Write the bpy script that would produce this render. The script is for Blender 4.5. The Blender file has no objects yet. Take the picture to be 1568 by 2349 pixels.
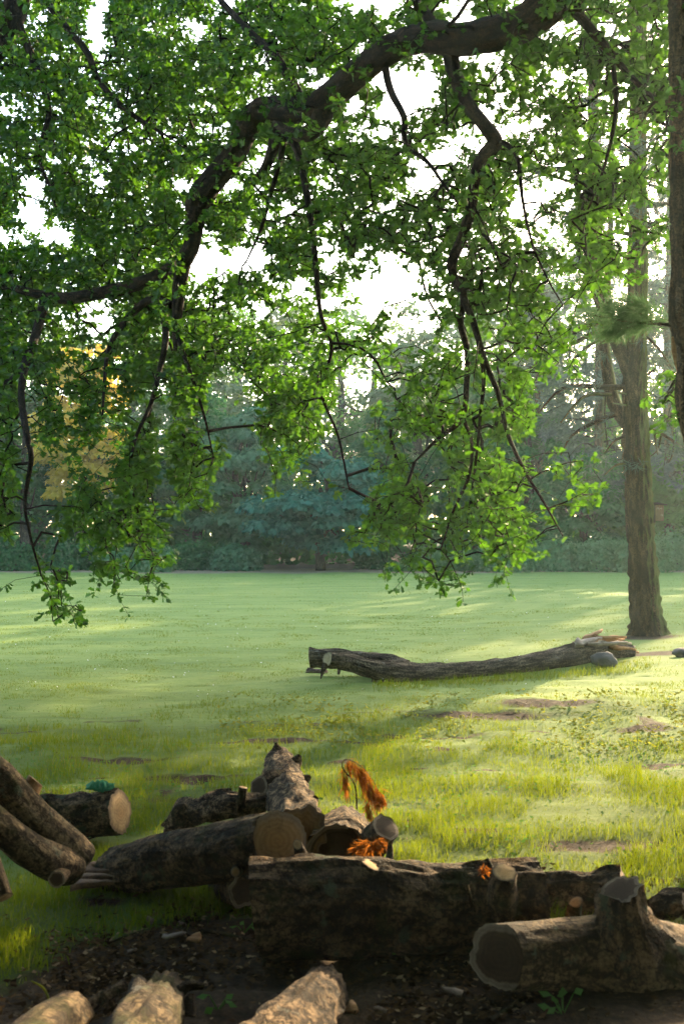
import bpy, math, random
import numpy as np
from mathutils import Vector, Matrix, Quaternion

# ------------------------------------------------------------------ camera, sky, sun, exposure
scene = bpy.context.scene
C = scene.collection
R = math.radians
SUN_AZ, SUN_EL = 28.0, 17.0            # degrees right of the viewing direction (+Y), degrees above the horizon
CAM_Z = 1.7
cam_d = bpy.data.cameras.new('camera'); cam = bpy.data.objects.new('camera', cam_d); C.objects.link(cam)
cam_d.sensor_fit = 'VERTICAL'; cam_d.sensor_height = 36.0; cam_d.sensor_width = 24.0; cam_d.lens = 40.0
PITCH = math.atan(51.5 / 2610.0)
cam.location = (0, 0, CAM_Z); cam.rotation_euler = (math.pi / 2 + PITCH, 0, 0)
cam_d.clip_start = 0.05; cam_d.clip_end = 1500
cam_d.dof.use_dof = True; cam_d.dof.focus_distance = 15.0; cam_d.dof.aperture_fstop = 5.0
scene.camera = cam
world = bpy.data.worlds.new('World'); scene.world = world; world.use_nodes = True
wn = world.node_tree; wn.nodes.clear()
sky = wn.nodes.new('ShaderNodeTexSky'); sky.sky_type = 'NISHITA'; sky.sun_disc = False
sky.sun_elevation = R(SUN_EL); sky.sun_rotation = R(SUN_AZ); sky.air_density = 1.0; sky.dust_density = 2.5; sky.ozone_density = 1.0
bg = wn.nodes.new('ShaderNodeBackground'); bg.inputs['Strength'].default_value = 0.14
wo = wn.nodes.new('ShaderNodeOutputWorld')
wn.links.new(sky.outputs[0], bg.inputs[0]); wn.links.new(bg.outputs[0], wo.inputs[0])
sun_d = bpy.data.lights.new('sun', 'SUN'); sun_d.energy = 3.2; sun_d.angle = R(0.6); sun_d.color = (1.0, 0.76, 0.45)
sun = bpy.data.objects.new('sun', sun_d); C.objects.link(sun); sun.location = (20, 40, 30)
SUN_DIR = Vector((math.sin(R(SUN_AZ)) * math.cos(R(SUN_EL)), math.cos(R(SUN_AZ)) * math.cos(R(SUN_EL)), math.sin(R(SUN_EL))))
sun.rotation_euler = (-SUN_DIR).to_track_quat('-Z', 'Y').to_euler()
vs = scene.view_settings
vs.view_transform = 'Standard'; vs.look = 'None'; vs.exposure = 2.9; vs.gamma = 1.0; vs.use_curve_mapping = False
scene.render.engine = 'CYCLES'
cy = scene.cycles
cy.use_denoising = True
cy.max_bounces = 8; cy.diffuse_bounces = 4; cy.glossy_bounces = 2; cy.transmission_bounces = 5; cy.volume_bounces = 1; cy.transparent_max_bounces = 8
cy.use_adaptive_sampling = True; cy.adaptive_threshold = 0.02
cy.caustics_reflective = False; cy.caustics_refractive = False
cy.sample_clamp_indirect = 6.0

rng = np.random.default_rng(11)
random.seed(7)
F_PX, CX, CY = 2610.0, 784.0, 1174.5
CP, SP = math.cos(PITCH), math.sin(PITCH)

# ------------------------------------------------------------------ noise
def _hash(i, j, k, seed):
    n = (i * 374761393 + j * 668265263 + k * 1274126177 + seed * 974711) & 0xffffffff
    n = ((n ^ (n >> 13)) * 1274126177) & 0xffffffff
    n = n ^ (n >> 16)
    return (n & 0xffff) / 65535.0
def noise3(p, seed=0):
    p = np.asarray(p, dtype=float)
    i = np.floor(p).astype(np.int64); f = p - i; f = f * f * (3 - 2 * f)
    out = 0
    for a in (0, 1):
        for b in (0, 1):
            for c in (0, 1):
                w = (f[..., 0] if a else 1 - f[..., 0]) * (f[..., 1] if b else 1 - f[..., 1]) * (f[..., 2] if c else 1 - f[..., 2])
                out = out + w * _hash(i[..., 0] + a, i[..., 1] + b, i[..., 2] + c, seed)
    return out * 2 - 1
def fbm(p, oct=3, seed=0):
    p = np.asarray(p, dtype=float); s = 0; a = 1.0
    for o in range(oct):
        s = s + a * noise3(p * (2 ** o), seed + o * 17); a *= 0.5
    return s
def sstep(a, b, x):
    t = np.clip((np.asarray(x, float) - a) / (b - a), 0, 1); return t * t * (3 - 2 * t)

# ------------------------------------------------------------------ ground height and placing points
def ground_h(x, y):
    x = np.asarray(x, float); y = np.asarray(y, float)
    h = 0.22 * sstep(0.5, 7.0, x) * sstep(7.5, 12.0, y) * (1 - sstep(24, 40, y))
    p = np.stack([x * 0.45, y * 0.45, x * 0], -1)
    near = 1 - sstep(11, 18, y)
    lg = sstep(5.6, 7.5, y)
    h = h + 0.045 * noise3(p, 3) * (0.35 + 0.65 * near) * (.25 + .75 * lg)
    p2 = np.stack([x * 1.9, y * 1.9, x * 0], -1)
    h = h + 0.022 * fbm(p2, 2, 5) * near * (.4 + .6 * lg)
    h = h + 0.07 * np.exp(-((x - 1.9) / 1.1) ** 2 - ((y - 10.9) / 0.5) ** 2)
    h = h + 0.9 * sstep(62, 110, y)
    return h
def gh(x, y): return float(ground_h(np.array([x]), np.array([y]))[0])
def ray(u, v):
    a = (u - CX) / F_PX; b = -(v - CY) / F_PX
    return Vector((a, CP - b * SP, SP + b * CP))
def P(u, v, d):
    """point seen in direction (u, v) of the photograph at depth d (metres along +Y)"""
    r = ray(u, v); return Vector((0, 0, CAM_Z)) + r * (d / r.y)
def G(u, v):
    """point of the ground seen in direction (u, v)"""
    r = ray(u, v); z = 0.0
    for _ in range(25):
        t = (z - CAM_Z) / r.z; z = 0.5 * z + 0.5 * gh(r.x * t, r.y * t)
    return Vector((r.x * t, r.y * t, z))
def px(n, d): return n * d / F_PX

# ------------------------------------------------------------------ soil mask
SCARS = [(G(1080, 1640), .8, 0.16), (G(1250, 1612), .5, .14), (G(1480, 1672), .3, .14), (G(1400, 1940), .32, .14), (G(1500, 1760), .35, .12),
         (G(1490, 1460), .8, .4), (G(620, 1700), .6, .12), (G(300, 1745), .6, .1), (G(450, 1790), .5, .12), (G(1150, 1560), .3, .1), (G(1500, 1500), .9, .3)]
def soil(x, y):
    x = np.asarray(x, float); y = np.asarray(y, float)
    n = fbm(np.stack([x * 1.3, y * 1.3, x * 0], -1), 3, 40)
    m = 1 - sstep(4.6, 5.6, y + 0.6 * n + 0.5 * np.clip(-x - 0.7, 0, 2) * 1.6)
    m = m * sstep(-1.75, -1.1, x + 0.25 * n + (4.5 - y) * 0.3)
    for c, a, b in SCARS:
        m = np.maximum(m, np.clip(1.25 * np.exp(-((x - c.x) / a) ** 2 - ((y - c.y) / b) ** 2) + 0.45 * n, 0, 1) * np.exp(-((x - c.x) / (2 * a)) ** 2 - ((y - c.y) / (2 * b)) ** 2))
    nn = fbm(np.stack([x * 2.6, y * 4.5, x * 0], -1), 2, 60)
    m = np.maximum(m, sstep(0.58, 0.9, nn) * (1 - sstep(9, 13, y)) * 0.9)
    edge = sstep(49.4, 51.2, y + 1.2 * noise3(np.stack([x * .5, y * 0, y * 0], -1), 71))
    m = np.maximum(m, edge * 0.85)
    return np.clip(m, 0, 1)

# ------------------------------------------------------------------ mesh helpers
def tag(o, label=None, cat=None, group=None, kind=None):
    if label: o['label'] = label
    if cat: o['category'] = cat
    if group: o['group'] = group
    if kind: o['kind'] = kind
    return o
def parent_to(o, par):
    if par is not None:
        o.parent = par; o.matrix_parent_inverse = Matrix.Translation(-Vector(par.location))
    return o
def empty(name, loc, label, cat, group=None):
    e = bpy.data.objects.new(name, None); C.objects.link(e); e.location = loc; e.empty_display_size = 0.1
    return tag(e, label, cat, group)
def np_mesh(name, V, polys, mat=None, smooth=False, uv=None, attrs=None):
    """V (n,3); polys: int array (m,k) or list of such arrays"""
    if isinstance(polys, np.ndarray): polys = [polys]
    me = bpy.data.meshes.new(name)
    V = np.asarray(V, dtype=np.float32)
    me.vertices.add(len(V)); me.vertices.foreach_set('co', V.ravel())
    loops = np.concatenate([p.ravel() for p in polys]).astype(np.int32)
    sizes = np.concatenate([np.full(len(p), p.shape[1], dtype=np.int32) for p in polys])
    starts = np.concatenate([[0], np.cumsum(sizes)[:-1]]).astype(np.int32)
    me.loops.add(len(loops)); me.loops.foreach_set('vertex_index', loops)
    me.polygons.add(len(sizes)); me.polygons.foreach_set('loop_start', starts); me.polygons.foreach_set('loop_total', sizes)
    if smooth: me.polygons.foreach_set('use_smooth', np.ones(len(sizes), dtype=bool))
    me.update(calc_edges=True)
    if uv is not None:
        l = me.uv_layers.new(name='UVMap'); l.data.foreach_set('uv', np.asarray(uv, np.float32)[loops].ravel())
    for k, a in (attrs or {}).items():
        at = me.attributes.new(k, 'FLOAT', 'POINT'); at.data.foreach_set('value', np.asarray(a, np.float32))
    me.validate()
    if mat is not None: me.materials.append(mat)
    return me
def add(name, me, parent=None, kind=None):
    o = bpy.data.objects.new(name, me); C.objects.link(o)
    if kind: o['kind'] = kind
    return parent_to(o, parent)

def catmull(pts, n):
    pts = [np.array(p, float) for p in pts]
    if len(pts) == 2: return np.array([pts[0] + (pts[1] - pts[0]) * t for t in np.linspace(0, 1, n + 1)]), np.linspace(0, 1, n + 1)
    e = [2 * pts[0] - pts[1]] + pts + [2 * pts[-1] - pts[-2]]
    out = []; par = []
    m = len(pts) - 1; k = max(1, n // m)
    for i in range(m):
        a, b, c, d = e[i], e[i + 1], e[i + 2], e[i + 3]
        for j in range(k):
            t = j / k
            out.append(0.5 * ((2 * b) + (-a + c) * t + (2 * a - 5 * b + 4 * c - d) * t * t + (-a + 3 * b - 3 * c + d) * t ** 3)); par.append(i + t)
    out.append(pts[-1]); par.append(m)
    return np.array(out), np.array(par) / m
def frames(path):
    T = np.gradient(path, axis=0); T /= np.linalg.norm(T, axis=1)[:, None] + 1e-12
    n = np.array([0, 0, 1.0]) if abs(T[0][2]) < 0.9 else np.array([1.0, 0, 0])
    N = []; 
    for t in T:
        n = n - t * np.dot(n, t); n = n / (np.linalg.norm(n) + 1e-12); N.append(n)
    N = np.array(N); B = np.cross(T, N)
    return T, N, B
def tube_geo(pts, radii, nlen=20, nseg=12, rough=0.0, ridge=0.0, seed=0, kr=6.0, shear0=(0, 0), shear1=(0, 0), lumps=(), ksm=3.0):
    """swept tube; returns V, faces, uv, ring index info. shear = end-cut obliquity (along normal, binormal)"""
    path, par = catmull(pts, nlen)
    n = len(path)
    rad = np.interp(par, np.linspace(0, 1, len(radii)), radii)
    T, N, B = frames(path)
    s = np.concatenate([[0], np.cumsum(np.linalg.norm(np.diff(path, axis=0), axis=1))])
    a = np.linspace(0, 2 * math.pi, nseg, endpoint=False)
    ca, sa = np.cos(a), np.sin(a)
    r = np.repeat(rad[:, None], nseg, 1)
    if rough or ridge:
        q = np.stack([np.broadcast_to(ca, (n, nseg)) * 1.6, np.broadcast_to(sa, (n, nseg)) * 1.6, np.broadcast_to(s[:, None] * ksm, (n, nseg))], -1)
        r = r * (1 + rough * fbm(q, 2, seed))
        q2 = np.stack([np.broadcast_to(ca, (n, nseg)) * kr, np.broadcast_to(sa, (n, nseg)) * kr, np.broadcast_to(s[:, None] * 5.0, (n, nseg))], -1)
        r = r * (1 + ridge * (np.abs(fbm(q2, 2, seed + 5)) * 2 - 0.7))
    for (ls, la, lh, lw) in lumps:
        da = np.angle(np.exp(1j * (a[None, :] - la)))
        r = r + lh * np.exp(-((s[:, None] - ls * s[-1]) / lw) ** 2 - (da * rad[:, None] / lw) ** 2)
    V = path[:, None, :] + r[..., None] * (ca[None, :, None] * N[:, None, :] + sa[None, :, None] * B[:, None, :])
    for idx, sh in ((0, shear0), (n - 1, shear1)):
        if sh[0] or sh[1]:
            V[idx] += (r[idx][:, None] * (ca[:, None] * sh[0] + sa[:, None] * sh[1])) * T[idx][None, :]
    i = np.arange(n - 1)[:, None] * nseg; j = np.arange(nseg)[None, :]; j2 = (np.arange(nseg)[None, :] + 1) % nseg
    Fq = np.stack([i + j, i + j2, i + nseg + j2, i + nseg + j], -1).reshape(-1, 4)
    uv = np.stack([np.broadcast_to((a * np.mean(rad))[None, :], (n, nseg)), np.broadcast_to(s[:, None], (n, nseg))], -1).reshape(-1, 2)
    return V, Fq, uv, T
def cap_geo(ring, T, dome=0.0, seed=0):
    c = ring.mean(0); k = len(ring)
    V = [c[None] + T * dome]; rad = [np.zeros(1)]
    fr = (0.3, 0.6, 0.82, 0.93, 1.0)
    for f in fr:
        w = c + (ring - c) * f * (1.003 if f == 1 else 1)
        w = w + T * (dome * (1 - f * f))
        V.append(w); rad.append(np.full(k, f))
    V = np.concatenate(V); rad = np.concatenate(rad)
    j = np.arange(k); j2 = (j + 1) % k
    tri = np.stack([np.zeros(k, int), 1 + j, 1 + j2], -1)
    quads = [np.stack([1 + m * k + j, 1 + (m + 1) * k + j, 1 + (m + 1) * k + j2, 1 + m * k + j2], -1) for m in range(len(fr) - 1)]
    return V, tri, np.concatenate(quads), rad

# ------------------------------------------------------------------ materials
class NT:
    def __init__(s, name):
        s.m = bpy.data.materials.new(name); s.m.use_nodes = True; s.t = s.m.node_tree; s.t.nodes.clear()
        s.out = s.n('OutputMaterial')
    def n(s, typ, **kw):
        nd = s.t.nodes.new('ShaderNode' + typ)
        for k, v in kw.items():
            if k in nd.inputs.keys(): nd.inputs[k].default_value = v
            else: setattr(nd, k, v)
        return nd
    def l(s, a, b): s.t.links.new(a, b)
    def ramp(s, fac, stops):
        r = s.n('ValToRGB'); e = r.color_ramp.elements
        while len(e) < len(stops): e.new(0.5)
        for i, (p, c) in enumerate(stops):
            e[i].position = p; e[i].color = (c[0], c[1], c[2], 1) if not isinstance(c, (int, float)) else (c, c, c, 1)
        s.l(fac, r.inputs[0]); return r.outputs[0]
    def mix(s, fac, a, b, mode='MIX'):
        m = s.n('MixRGB', blend_type=mode)
        for sock, x in ((m.inputs[0], fac), (m.inputs[1], a), (m.inputs[2], b)):
            if hasattr(x, 'is_output') or hasattr(x, 'links'): s.l(x, sock)
            elif isinstance(x, (int, float)): sock.default_value = x
            else: sock.default_value = (x[0], x[1], x[2], 1)
        return m.outputs[0]
    def noise(s, vec, scale, detail=3, rough=0.55, dist=0.0):
        t = s.n('TexNoise'); t.inputs['Scale'].default_value = scale; t.inputs['Detail'].default_value = detail
        t.inputs['Roughness'].default_value = rough; t.inputs['Distortion'].default_value = dist
        if vec is not None: s.l(vec, t.inputs['Vector'])
        return t.outputs['Fac']
    def mapv(s, vec, scale=(1, 1, 1), loc=(0, 0, 0)):
        m = s.n('Mapping'); m.inputs['Scale'].default_value = scale; m.inputs['Location'].default_value = loc
        s.l(vec, m.inputs[0]); return m.outputs[0]
    def math(s, op, a, b=None):
        m = s.n('Math', operation=op)
        for sock, x in ((m.inputs[0], a), (m.inputs[1], b)):
            if x is None: continue
            if isinstance(x, (int, float)): sock.default_value = x
            else: s.l(x, sock)
        return m.outputs[0]
    def bump(s, h, strength=0.5, dist=0.02):
        b = s.n('Bump'); b.inputs['Strength'].default_value = strength; b.inputs['Distance'].default_value = dist
        s.l(h, b.inputs['Height']); return b.outputs[0]
    def principled(s, col, rough=0.9, normal=None, spec=0.2):
        p = s.n('BsdfPrincipled'); p.inputs['Roughness'].default_value = rough; p.inputs['Specular IOR Level'].default_value = spec
        if hasattr(col, 'links'): s.l(col, p.inputs['Base Color'])
        else: p.inputs['Base Color'].default_value = (*col, 1)
        if normal is not None: s.l(normal, p.inputs['Normal'])
        s.l(p.outputs[0], s.out.inputs[0]); return p

def leaf_mat(name, dark, light, trans, tmix=0.45, gloss=0.05, var=0.5, grough=0.4, straw=None, sat=.90):
    t = NT(name)
    g = t.n('NewGeometry'); rpi = g.outputs['Random Per Island']
    tc = t.n('TexCoord').outputs['Object']
    n = t.noise(tc, 0.7, 2)
    f = t.math('ADD', t.math('MULTIPLY', rpi, var), t.math('MULTIPLY', n, 1 - var))
    col = t.ramp(f, [(0.2, dark), (0.75, light)])
    if straw: col = t.mix(t.ramp(rpi, [(sat, 0.0), (sat + .02, 1.0)]), col, straw)
    tcol = t.mix(f, tuple(c * 0.75 for c in trans), trans)
    d = t.n('BsdfDiffuse'); t.l(col, d.inputs[0])
    tr = t.n('BsdfTranslucent'); t.l(tcol, tr.inputs[0])
    m = t.n('MixShader'); m.inputs[0].default_value = tmix; t.l(d.outputs[0], m.inputs[1]); t.l(tr.outputs[0], m.inputs[2])
    gl = t.n('BsdfGlossy'); gl.inputs['Roughness'].default_value = grough
    m2 = t.n('MixShader'); m2.inputs[0].default_value = gloss; t.l(m.outputs[0], m2.inputs[1]); t.l(gl.outputs[0], m2.inputs[2])
    t.l(m2.outputs[0], t.out.inputs[0])
    return t.m

def bark_mat(name, dark, mid, light, lichen=None, lichen_amt=0.62, moss=None, moss_dir=None, moss_at=0.35, fiss=14.0, stretch=0.25, bump=0.7):
    t = NT(name)
    uv = t.n('UVMap').outputs[0]
    tc = t.n('TexCoord').outputs['Object']
    su = t.mapv(uv, (1, stretch, 1))
    n1 = t.noise(su, fiss, 6, 0.7, 0.35)
    vo = t.n('TexVoronoi'); vo.feature = 'DISTANCE_TO_EDGE'; vo.inputs['Scale'].default_value = fiss * 1.4; wv = t.n('VectorMath', operation='ADD'); nz = t.n('TexNoise'); nz.inputs['Scale'].default_value = 9; t.l(tc, nz.inputs['Vector']); sc_ = t.n('VectorMath', operation='SCALE'); sc_.inputs['Scale'].default_value = 0.16; t.l(nz.outputs['Color'], sc_.inputs[0]); t.l(tc, wv.inputs[0]); t.l(sc_.outputs[0], wv.inputs[1]); t.l(wv.outputs[0], vo.inputs['Vector'])
    ns = t.noise(tc, 55, 4, 0.7)
    big = t.noise(tc, 2.6, 3)
    dark, mid, light = [tuple(c * k_ for c in (q[0] * 1.05, q[1] * .93, q[2] * .78)) for q, k_ in ((dark, .09), (mid, .17), (light, .66))]
    h = t.math('ADD', t.math('MULTIPLY', n1, 0.72), t.math('MULTIPLY', ns, 0.45))
    h = t.math('ADD', h, t.math('MULTIPLY', t.math('MINIMUM', vo.outputs[0], 0.12), 0.5))
    col = t.ramp(h, [(0.46, dark), (0.60, mid), (0.76, light)])
    col = t.mix(t.ramp(big, [(0.4, 0.0), (0.7, 0.6)]), col, dark, 'MIX')
    if lichen:
        ln = t.noise(tc, 9.0, 4, 0.6)
        lf = t.ramp(ln, [(lichen_amt, 0.0), (lichen_amt + 0.06, 0.75)])
        col = t.mix(lf, col, lichen)
    if moss:
        mn = t.noise(tc, 5.0, 4, 0.65)
        if moss_dir is not None:
            g = t.n('NewGeometry')
            vm = t.n('VectorMath', operation='DOT_PRODUCT'); t.l(g.outputs['Normal'], vm.inputs[0]); vm.inputs[1].default_value = moss_dir
            mf = t.math('ADD', t.math('MULTIPLY', vm.outputs['Value'], 0.5), t.math('MULTIPLY', mn, 0.6))
            mf = t.ramp(mf, [(moss_at, 0.0), (moss_at + 0.3, 0.85)])
        else:
            mf = t.ramp(mn, [(moss_at, 0.0), (moss_at + 0.12, 0.8)])
        col = t.mix(mf, col, moss)
    t.principled(col, 0.92, t.bump(h, bump, 0.035), 0.1)
    return t.m

def cutwood_mat(name, heart, sap, rim, rings=38.0, at=(.25, .78, .99)):
    t = NT(name)
    ra = t.n('Attribute', attribute_name='rad').outputs['Fac']
    tc = t.n('TexCoord').outputs['Object']
    n = t.noise(tc, 9, 3); fine = t.noise(tc, 90, 3, 0.7)
    n2 = t.noise(tc, 22, 4, 0.7); rr = t.math('ADD', ra, t.math('ADD', t.math('MULTIPLY', t.math('SUBTRACT', n, 0.3), 0.28), t.math('MULTIPLY', t.math('SUBTRACT', n2, 0.5), 0.06)))
    w = t.math('SINE', t.math('MULTIPLY', rr, rings))
    col = t.ramp(rr, [(at[0], heart), (at[1], sap), (at[2], rim)])
    k = t.math('ADD', t.math('MULTIPLY', w, 0.2), t.math('MULTIPLY', fine, 0.7))
    col = t.mix(t.ramp(k, [(0.2, 0.35), (0.55, 0.0)]), col, tuple(c * 0.45 for c in heart))
    col = t.mix(t.ramp(t.noise(tc, 13, 5, 0.75, 1.5), [(0.48, 0.0), (0.68, 0.62)]), col, tuple(c * 0.3 for c in heart))
    t.principled(col, 0.85, t.bump(k, 0.25, 0.004), 0.15)
    return t.m

M = {}
M['oak_leaf'] = leaf_mat('oak leaf', (0.008, 0.036, 0.005), (0.026, 0.086, 0.008), (0.10, 0.26, 0.010), 0.42, 0.03, 0.6, straw=(0.075, 0.088, 0.010), sat=.965)
M['far_green'] = leaf_mat('mid green foliage', (0.020, 0.080, 0.018), (0.058, 0.160, 0.034), (0.10, 0.27, 0.025), 0.42, 0.0)
M['far_dark'] = leaf_mat('dark green foliage', (0.010, 0.054, 0.018), (0.032, 0.116, 0.038), (0.04, 0.16, 0.025), 0.36, 0.0)
M['far_grey'] = leaf_mat('grey green foliage', (0.026, 0.086, 0.040), (0.075, 0.170, 0.085), (0.06, 0.17, 0.06), 0.36, 0.0)
M['far_blue'] = leaf_mat('blue green foliage', (0.007, 0.060, 0.040), (0.045, 0.165, 0.110), (0.03, 0.15, 0.08), 0.34, 0.0)
M['far_pale'] = leaf_mat('pale green foliage', (0.050, 0.100, 0.040), (0.095, 0.150, 0.060), (0.16, 0.26, 0.06), 0.42, 0.03)
M['far_sunlit'] = leaf_mat('sunlight tinted foliage', (0.30, 0.24, 0.035), (0.48, 0.36, 0.05), (0.80, 0.60, 0.06), 0.5, 0.0)  # gold of sunlight on this crown is put into the leaf colour
M['needle_blue'] = leaf_mat('blue grey needles', (0.034, 0.064, 0.055), (0.075, 0.115, 0.100), (0.06, 0.09, 0.05), 0.25, 0.03)
M['needle_green'] = leaf_mat('pine needles', (0.030, 0.085, 0.042), (0.085, 0.170, 0.085), (0.10, 0.20, 0.07), 0.35, 0.0)
M['hedge'] = leaf_mat('hedge leaves', (0.045, 0.125, 0.045), (0.115, 0.220, 0.100), (0.10, 0.24, 0.06), 0.36, 0.0)
M['grass'] = leaf_mat('grass blades', (0.034, 0.094, 0.007), (0.106, 0.146, 0.010), (0.195, 0.245, 0.007), 0.45, 0.0, 0.55, straw=(0.26, 0.20, 0.085))
M['weed'] = leaf_mat('weed leaves', (0.040, 0.110, 0.030), (0.080, 0.170, 0.045), (0.14, 0.28, 0.04), 0.4, 0.0)
M['cover'] = leaf_mat('ground cover leaves', (0.070, 0.120, 0.020), (0.150, 0.160, 0.030), (0.30, 0.30, 0.03), 0.45, 0.0)
M['litter'] = leaf_mat('dead leaves', (0.012, 0.007, 0.004), (0.090, 0.054, 0.026), (0.10, 0.06, 0.02), 0.2, 0.0, 0.9, straw=(0.26, 0.18, 0.10), sat=.90)
M['rust'] = leaf_mat('rust orange dead needles', (0.120, 0.036, 0.008), (0.270, 0.090, 0.016), (0.40, 0.13, 0.015), 0.42, 0.0, 0.8)
M['bark_oak'] = bark_mat('oak limb bark', (0.022, 0.014, 0.010), (0.060, 0.038, 0.026), (0.110, 0.075, 0.050), None, .62, (0.040, 0.055, 0.020), (0, 0, 1), 0.62, fiss=16, stretch=.3, bump=.6)
M['twig'] = bark_mat('oak twig bark', (0.018, 0.012, 0.009), (0.040, 0.027, 0.018), (0.070, 0.048, 0.033), fiss=40, bump=.2)
M['bark_pine'] = bark_mat('pine bark', (0.040, 0.025, 0.016), (0.130, 0.080, 0.050), (0.260, 0.175, 0.115), None, .62, (0.100, 0.120, 0.030), (0.95, -0.2, 0), 0.44, fiss=13, stretch=.16, bump=1.0)
M['bark_far'] = bark_mat('far trunk bark', (0.045, 0.038, 0.030), (0.080, 0.068, 0.054), (0.130, 0.115, 0.095), fiss=6, bump=.3)
M['bark_fallen'] = bark_mat('weathered grey bark', (0.075, 0.060, 0.046), (0.240, 0.205, 0.165), (0.420, 0.370, 0.300), (0.16, 0.16, 0.14), .63, (0.060, 0.068, 0.024), None, .64, fiss=26, stretch=.14, bump=1.0)
M['bark_log'] = bark_mat('brown log bark', (0.040, 0.026, 0.016), (0.140, 0.098, 0.060), (0.290, 0.215, 0.140), (0.058, 0.070, 0.044), .60, (0.018, 0.022, 0.006), None, .54, fiss=16, stretch=.5, bump=1.0)
M['bark_pale'] = bark_mat('pale smooth log bark', (0.070, 0.052, 0.032), (0.190, 0.140, 0.085), (0.330, 0.255, 0.160), (0.085, 0.095, 0.062), .62, (0.030, 0.032, 0.007), None, .53, fiss=11, stretch=.35, bump=.5)
M['bark_flaky'] = bark_mat('flaky log bark', (0.020, 0.014, 0.010), (0.150, 0.105, 0.068), (0.400, 0.300, 0.200), (0.12, 0.12, 0.10), .66, None, None, .6, fiss=20, stretch=.6, bump=1.0)
M['cut_tan'] = cutwood_mat('tan sawn wood', (0.300, 0.175, 0.075), (0.360, 0.235, 0.115), (0.110, 0.075, 0.045))
M['cut_fresh'] = cutwood_mat('fresh orange sawn wood', (0.52, 0.30, 0.12), (0.58, 0.37, 0.17), (0.10, 0.07, 0.04))
M['slab'] = None
M['cut_dark'] = cutwood_mat('dark sawn wood', (0.045, 0.026, 0.014), (0.070, 0.042, 0.022), (0.210, 0.160, 0.110), at=(.5, .80, .90))
M['cut_brown'] = cutwood_mat('brown sawn wood', (0.190, 0.105, 0.035), (0.210, 0.130, 0.055), (0.150, 0.115, 0.080))
M['cut_pale'] = cutwood_mat('pale sawn wood', (0.420, 0.340, 0.210), (0.500, 0.420, 0.280), (0.230, 0.190, 0.130))

def plain_noise(name, a, b, scale=12, rough=0.9, bump=0.4, dist=0.01, stretch=(1, 1, 1)):
    t = NT(name); tc = t.n('TexCoord').outputs['Object']
    n = t.noise(t.mapv(tc, stretch), scale, 5, 0.65)
    t.principled(t.ramp(n, [(0.3, a), (0.7, b)]), rough, t.bump(n, bump, dist), 0.2)
    return t.m
M['splinter'] = plain_noise('torn orange wood', (0.200, 0.080, 0.022), (0.450, 0.260, 0.120), 7, .85, .8, .02, (1, 6, 6))
M['splinter_pale'] = plain_noise('torn grey wood', (0.190, 0.130, 0.085), (0.450, 0.360, 0.260), 7, .85, .8, .02, (1, 6, 6))
M['slab'] = plain_noise('split brown bark', (0.030, 0.016, 0.009), (0.150, 0.085, 0.042), 10, .9, .8, .02, (2, 8, 8))
M['stone'] = plain_noise('grey stone', (0.045, 0.043, 0.040), (0.125, 0.118, 0.108), 11, .9, .6, .02)
M['boxwood'] = plain_noise('weathered box wood', (0.130, 0.085, 0.045), (0.220, 0.150, 0.085), 8, .85, .3, .01, (6, 6, 1))
M['roofing'] = plain_noise('dark roofing felt', (0.055, 0.045, 0.036), (0.090, 0.075, 0.060), 20, .9, .3)
M['scrawl'] = plain_noise('faded pale paint', (0.330, 0.290, 0.200), (0.400, 0.350, 0.250), 20)
M['cloth'] = plain_noise('green knitted cloth', (0.008, 0.085, 0.038), (0.024, 0.170, 0.080), 60, .95, .6, .006)
M['flower'] = plain_noise('white petals', (0.6, 0.6, 0.55), (0.75, 0.75, 0.7), 4)
M['chip'] = plain_noise('dry bark chip', (0.070, 0.048, 0.032), (0.260, 0.200, 0.150), 14, .9, .6)

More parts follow.
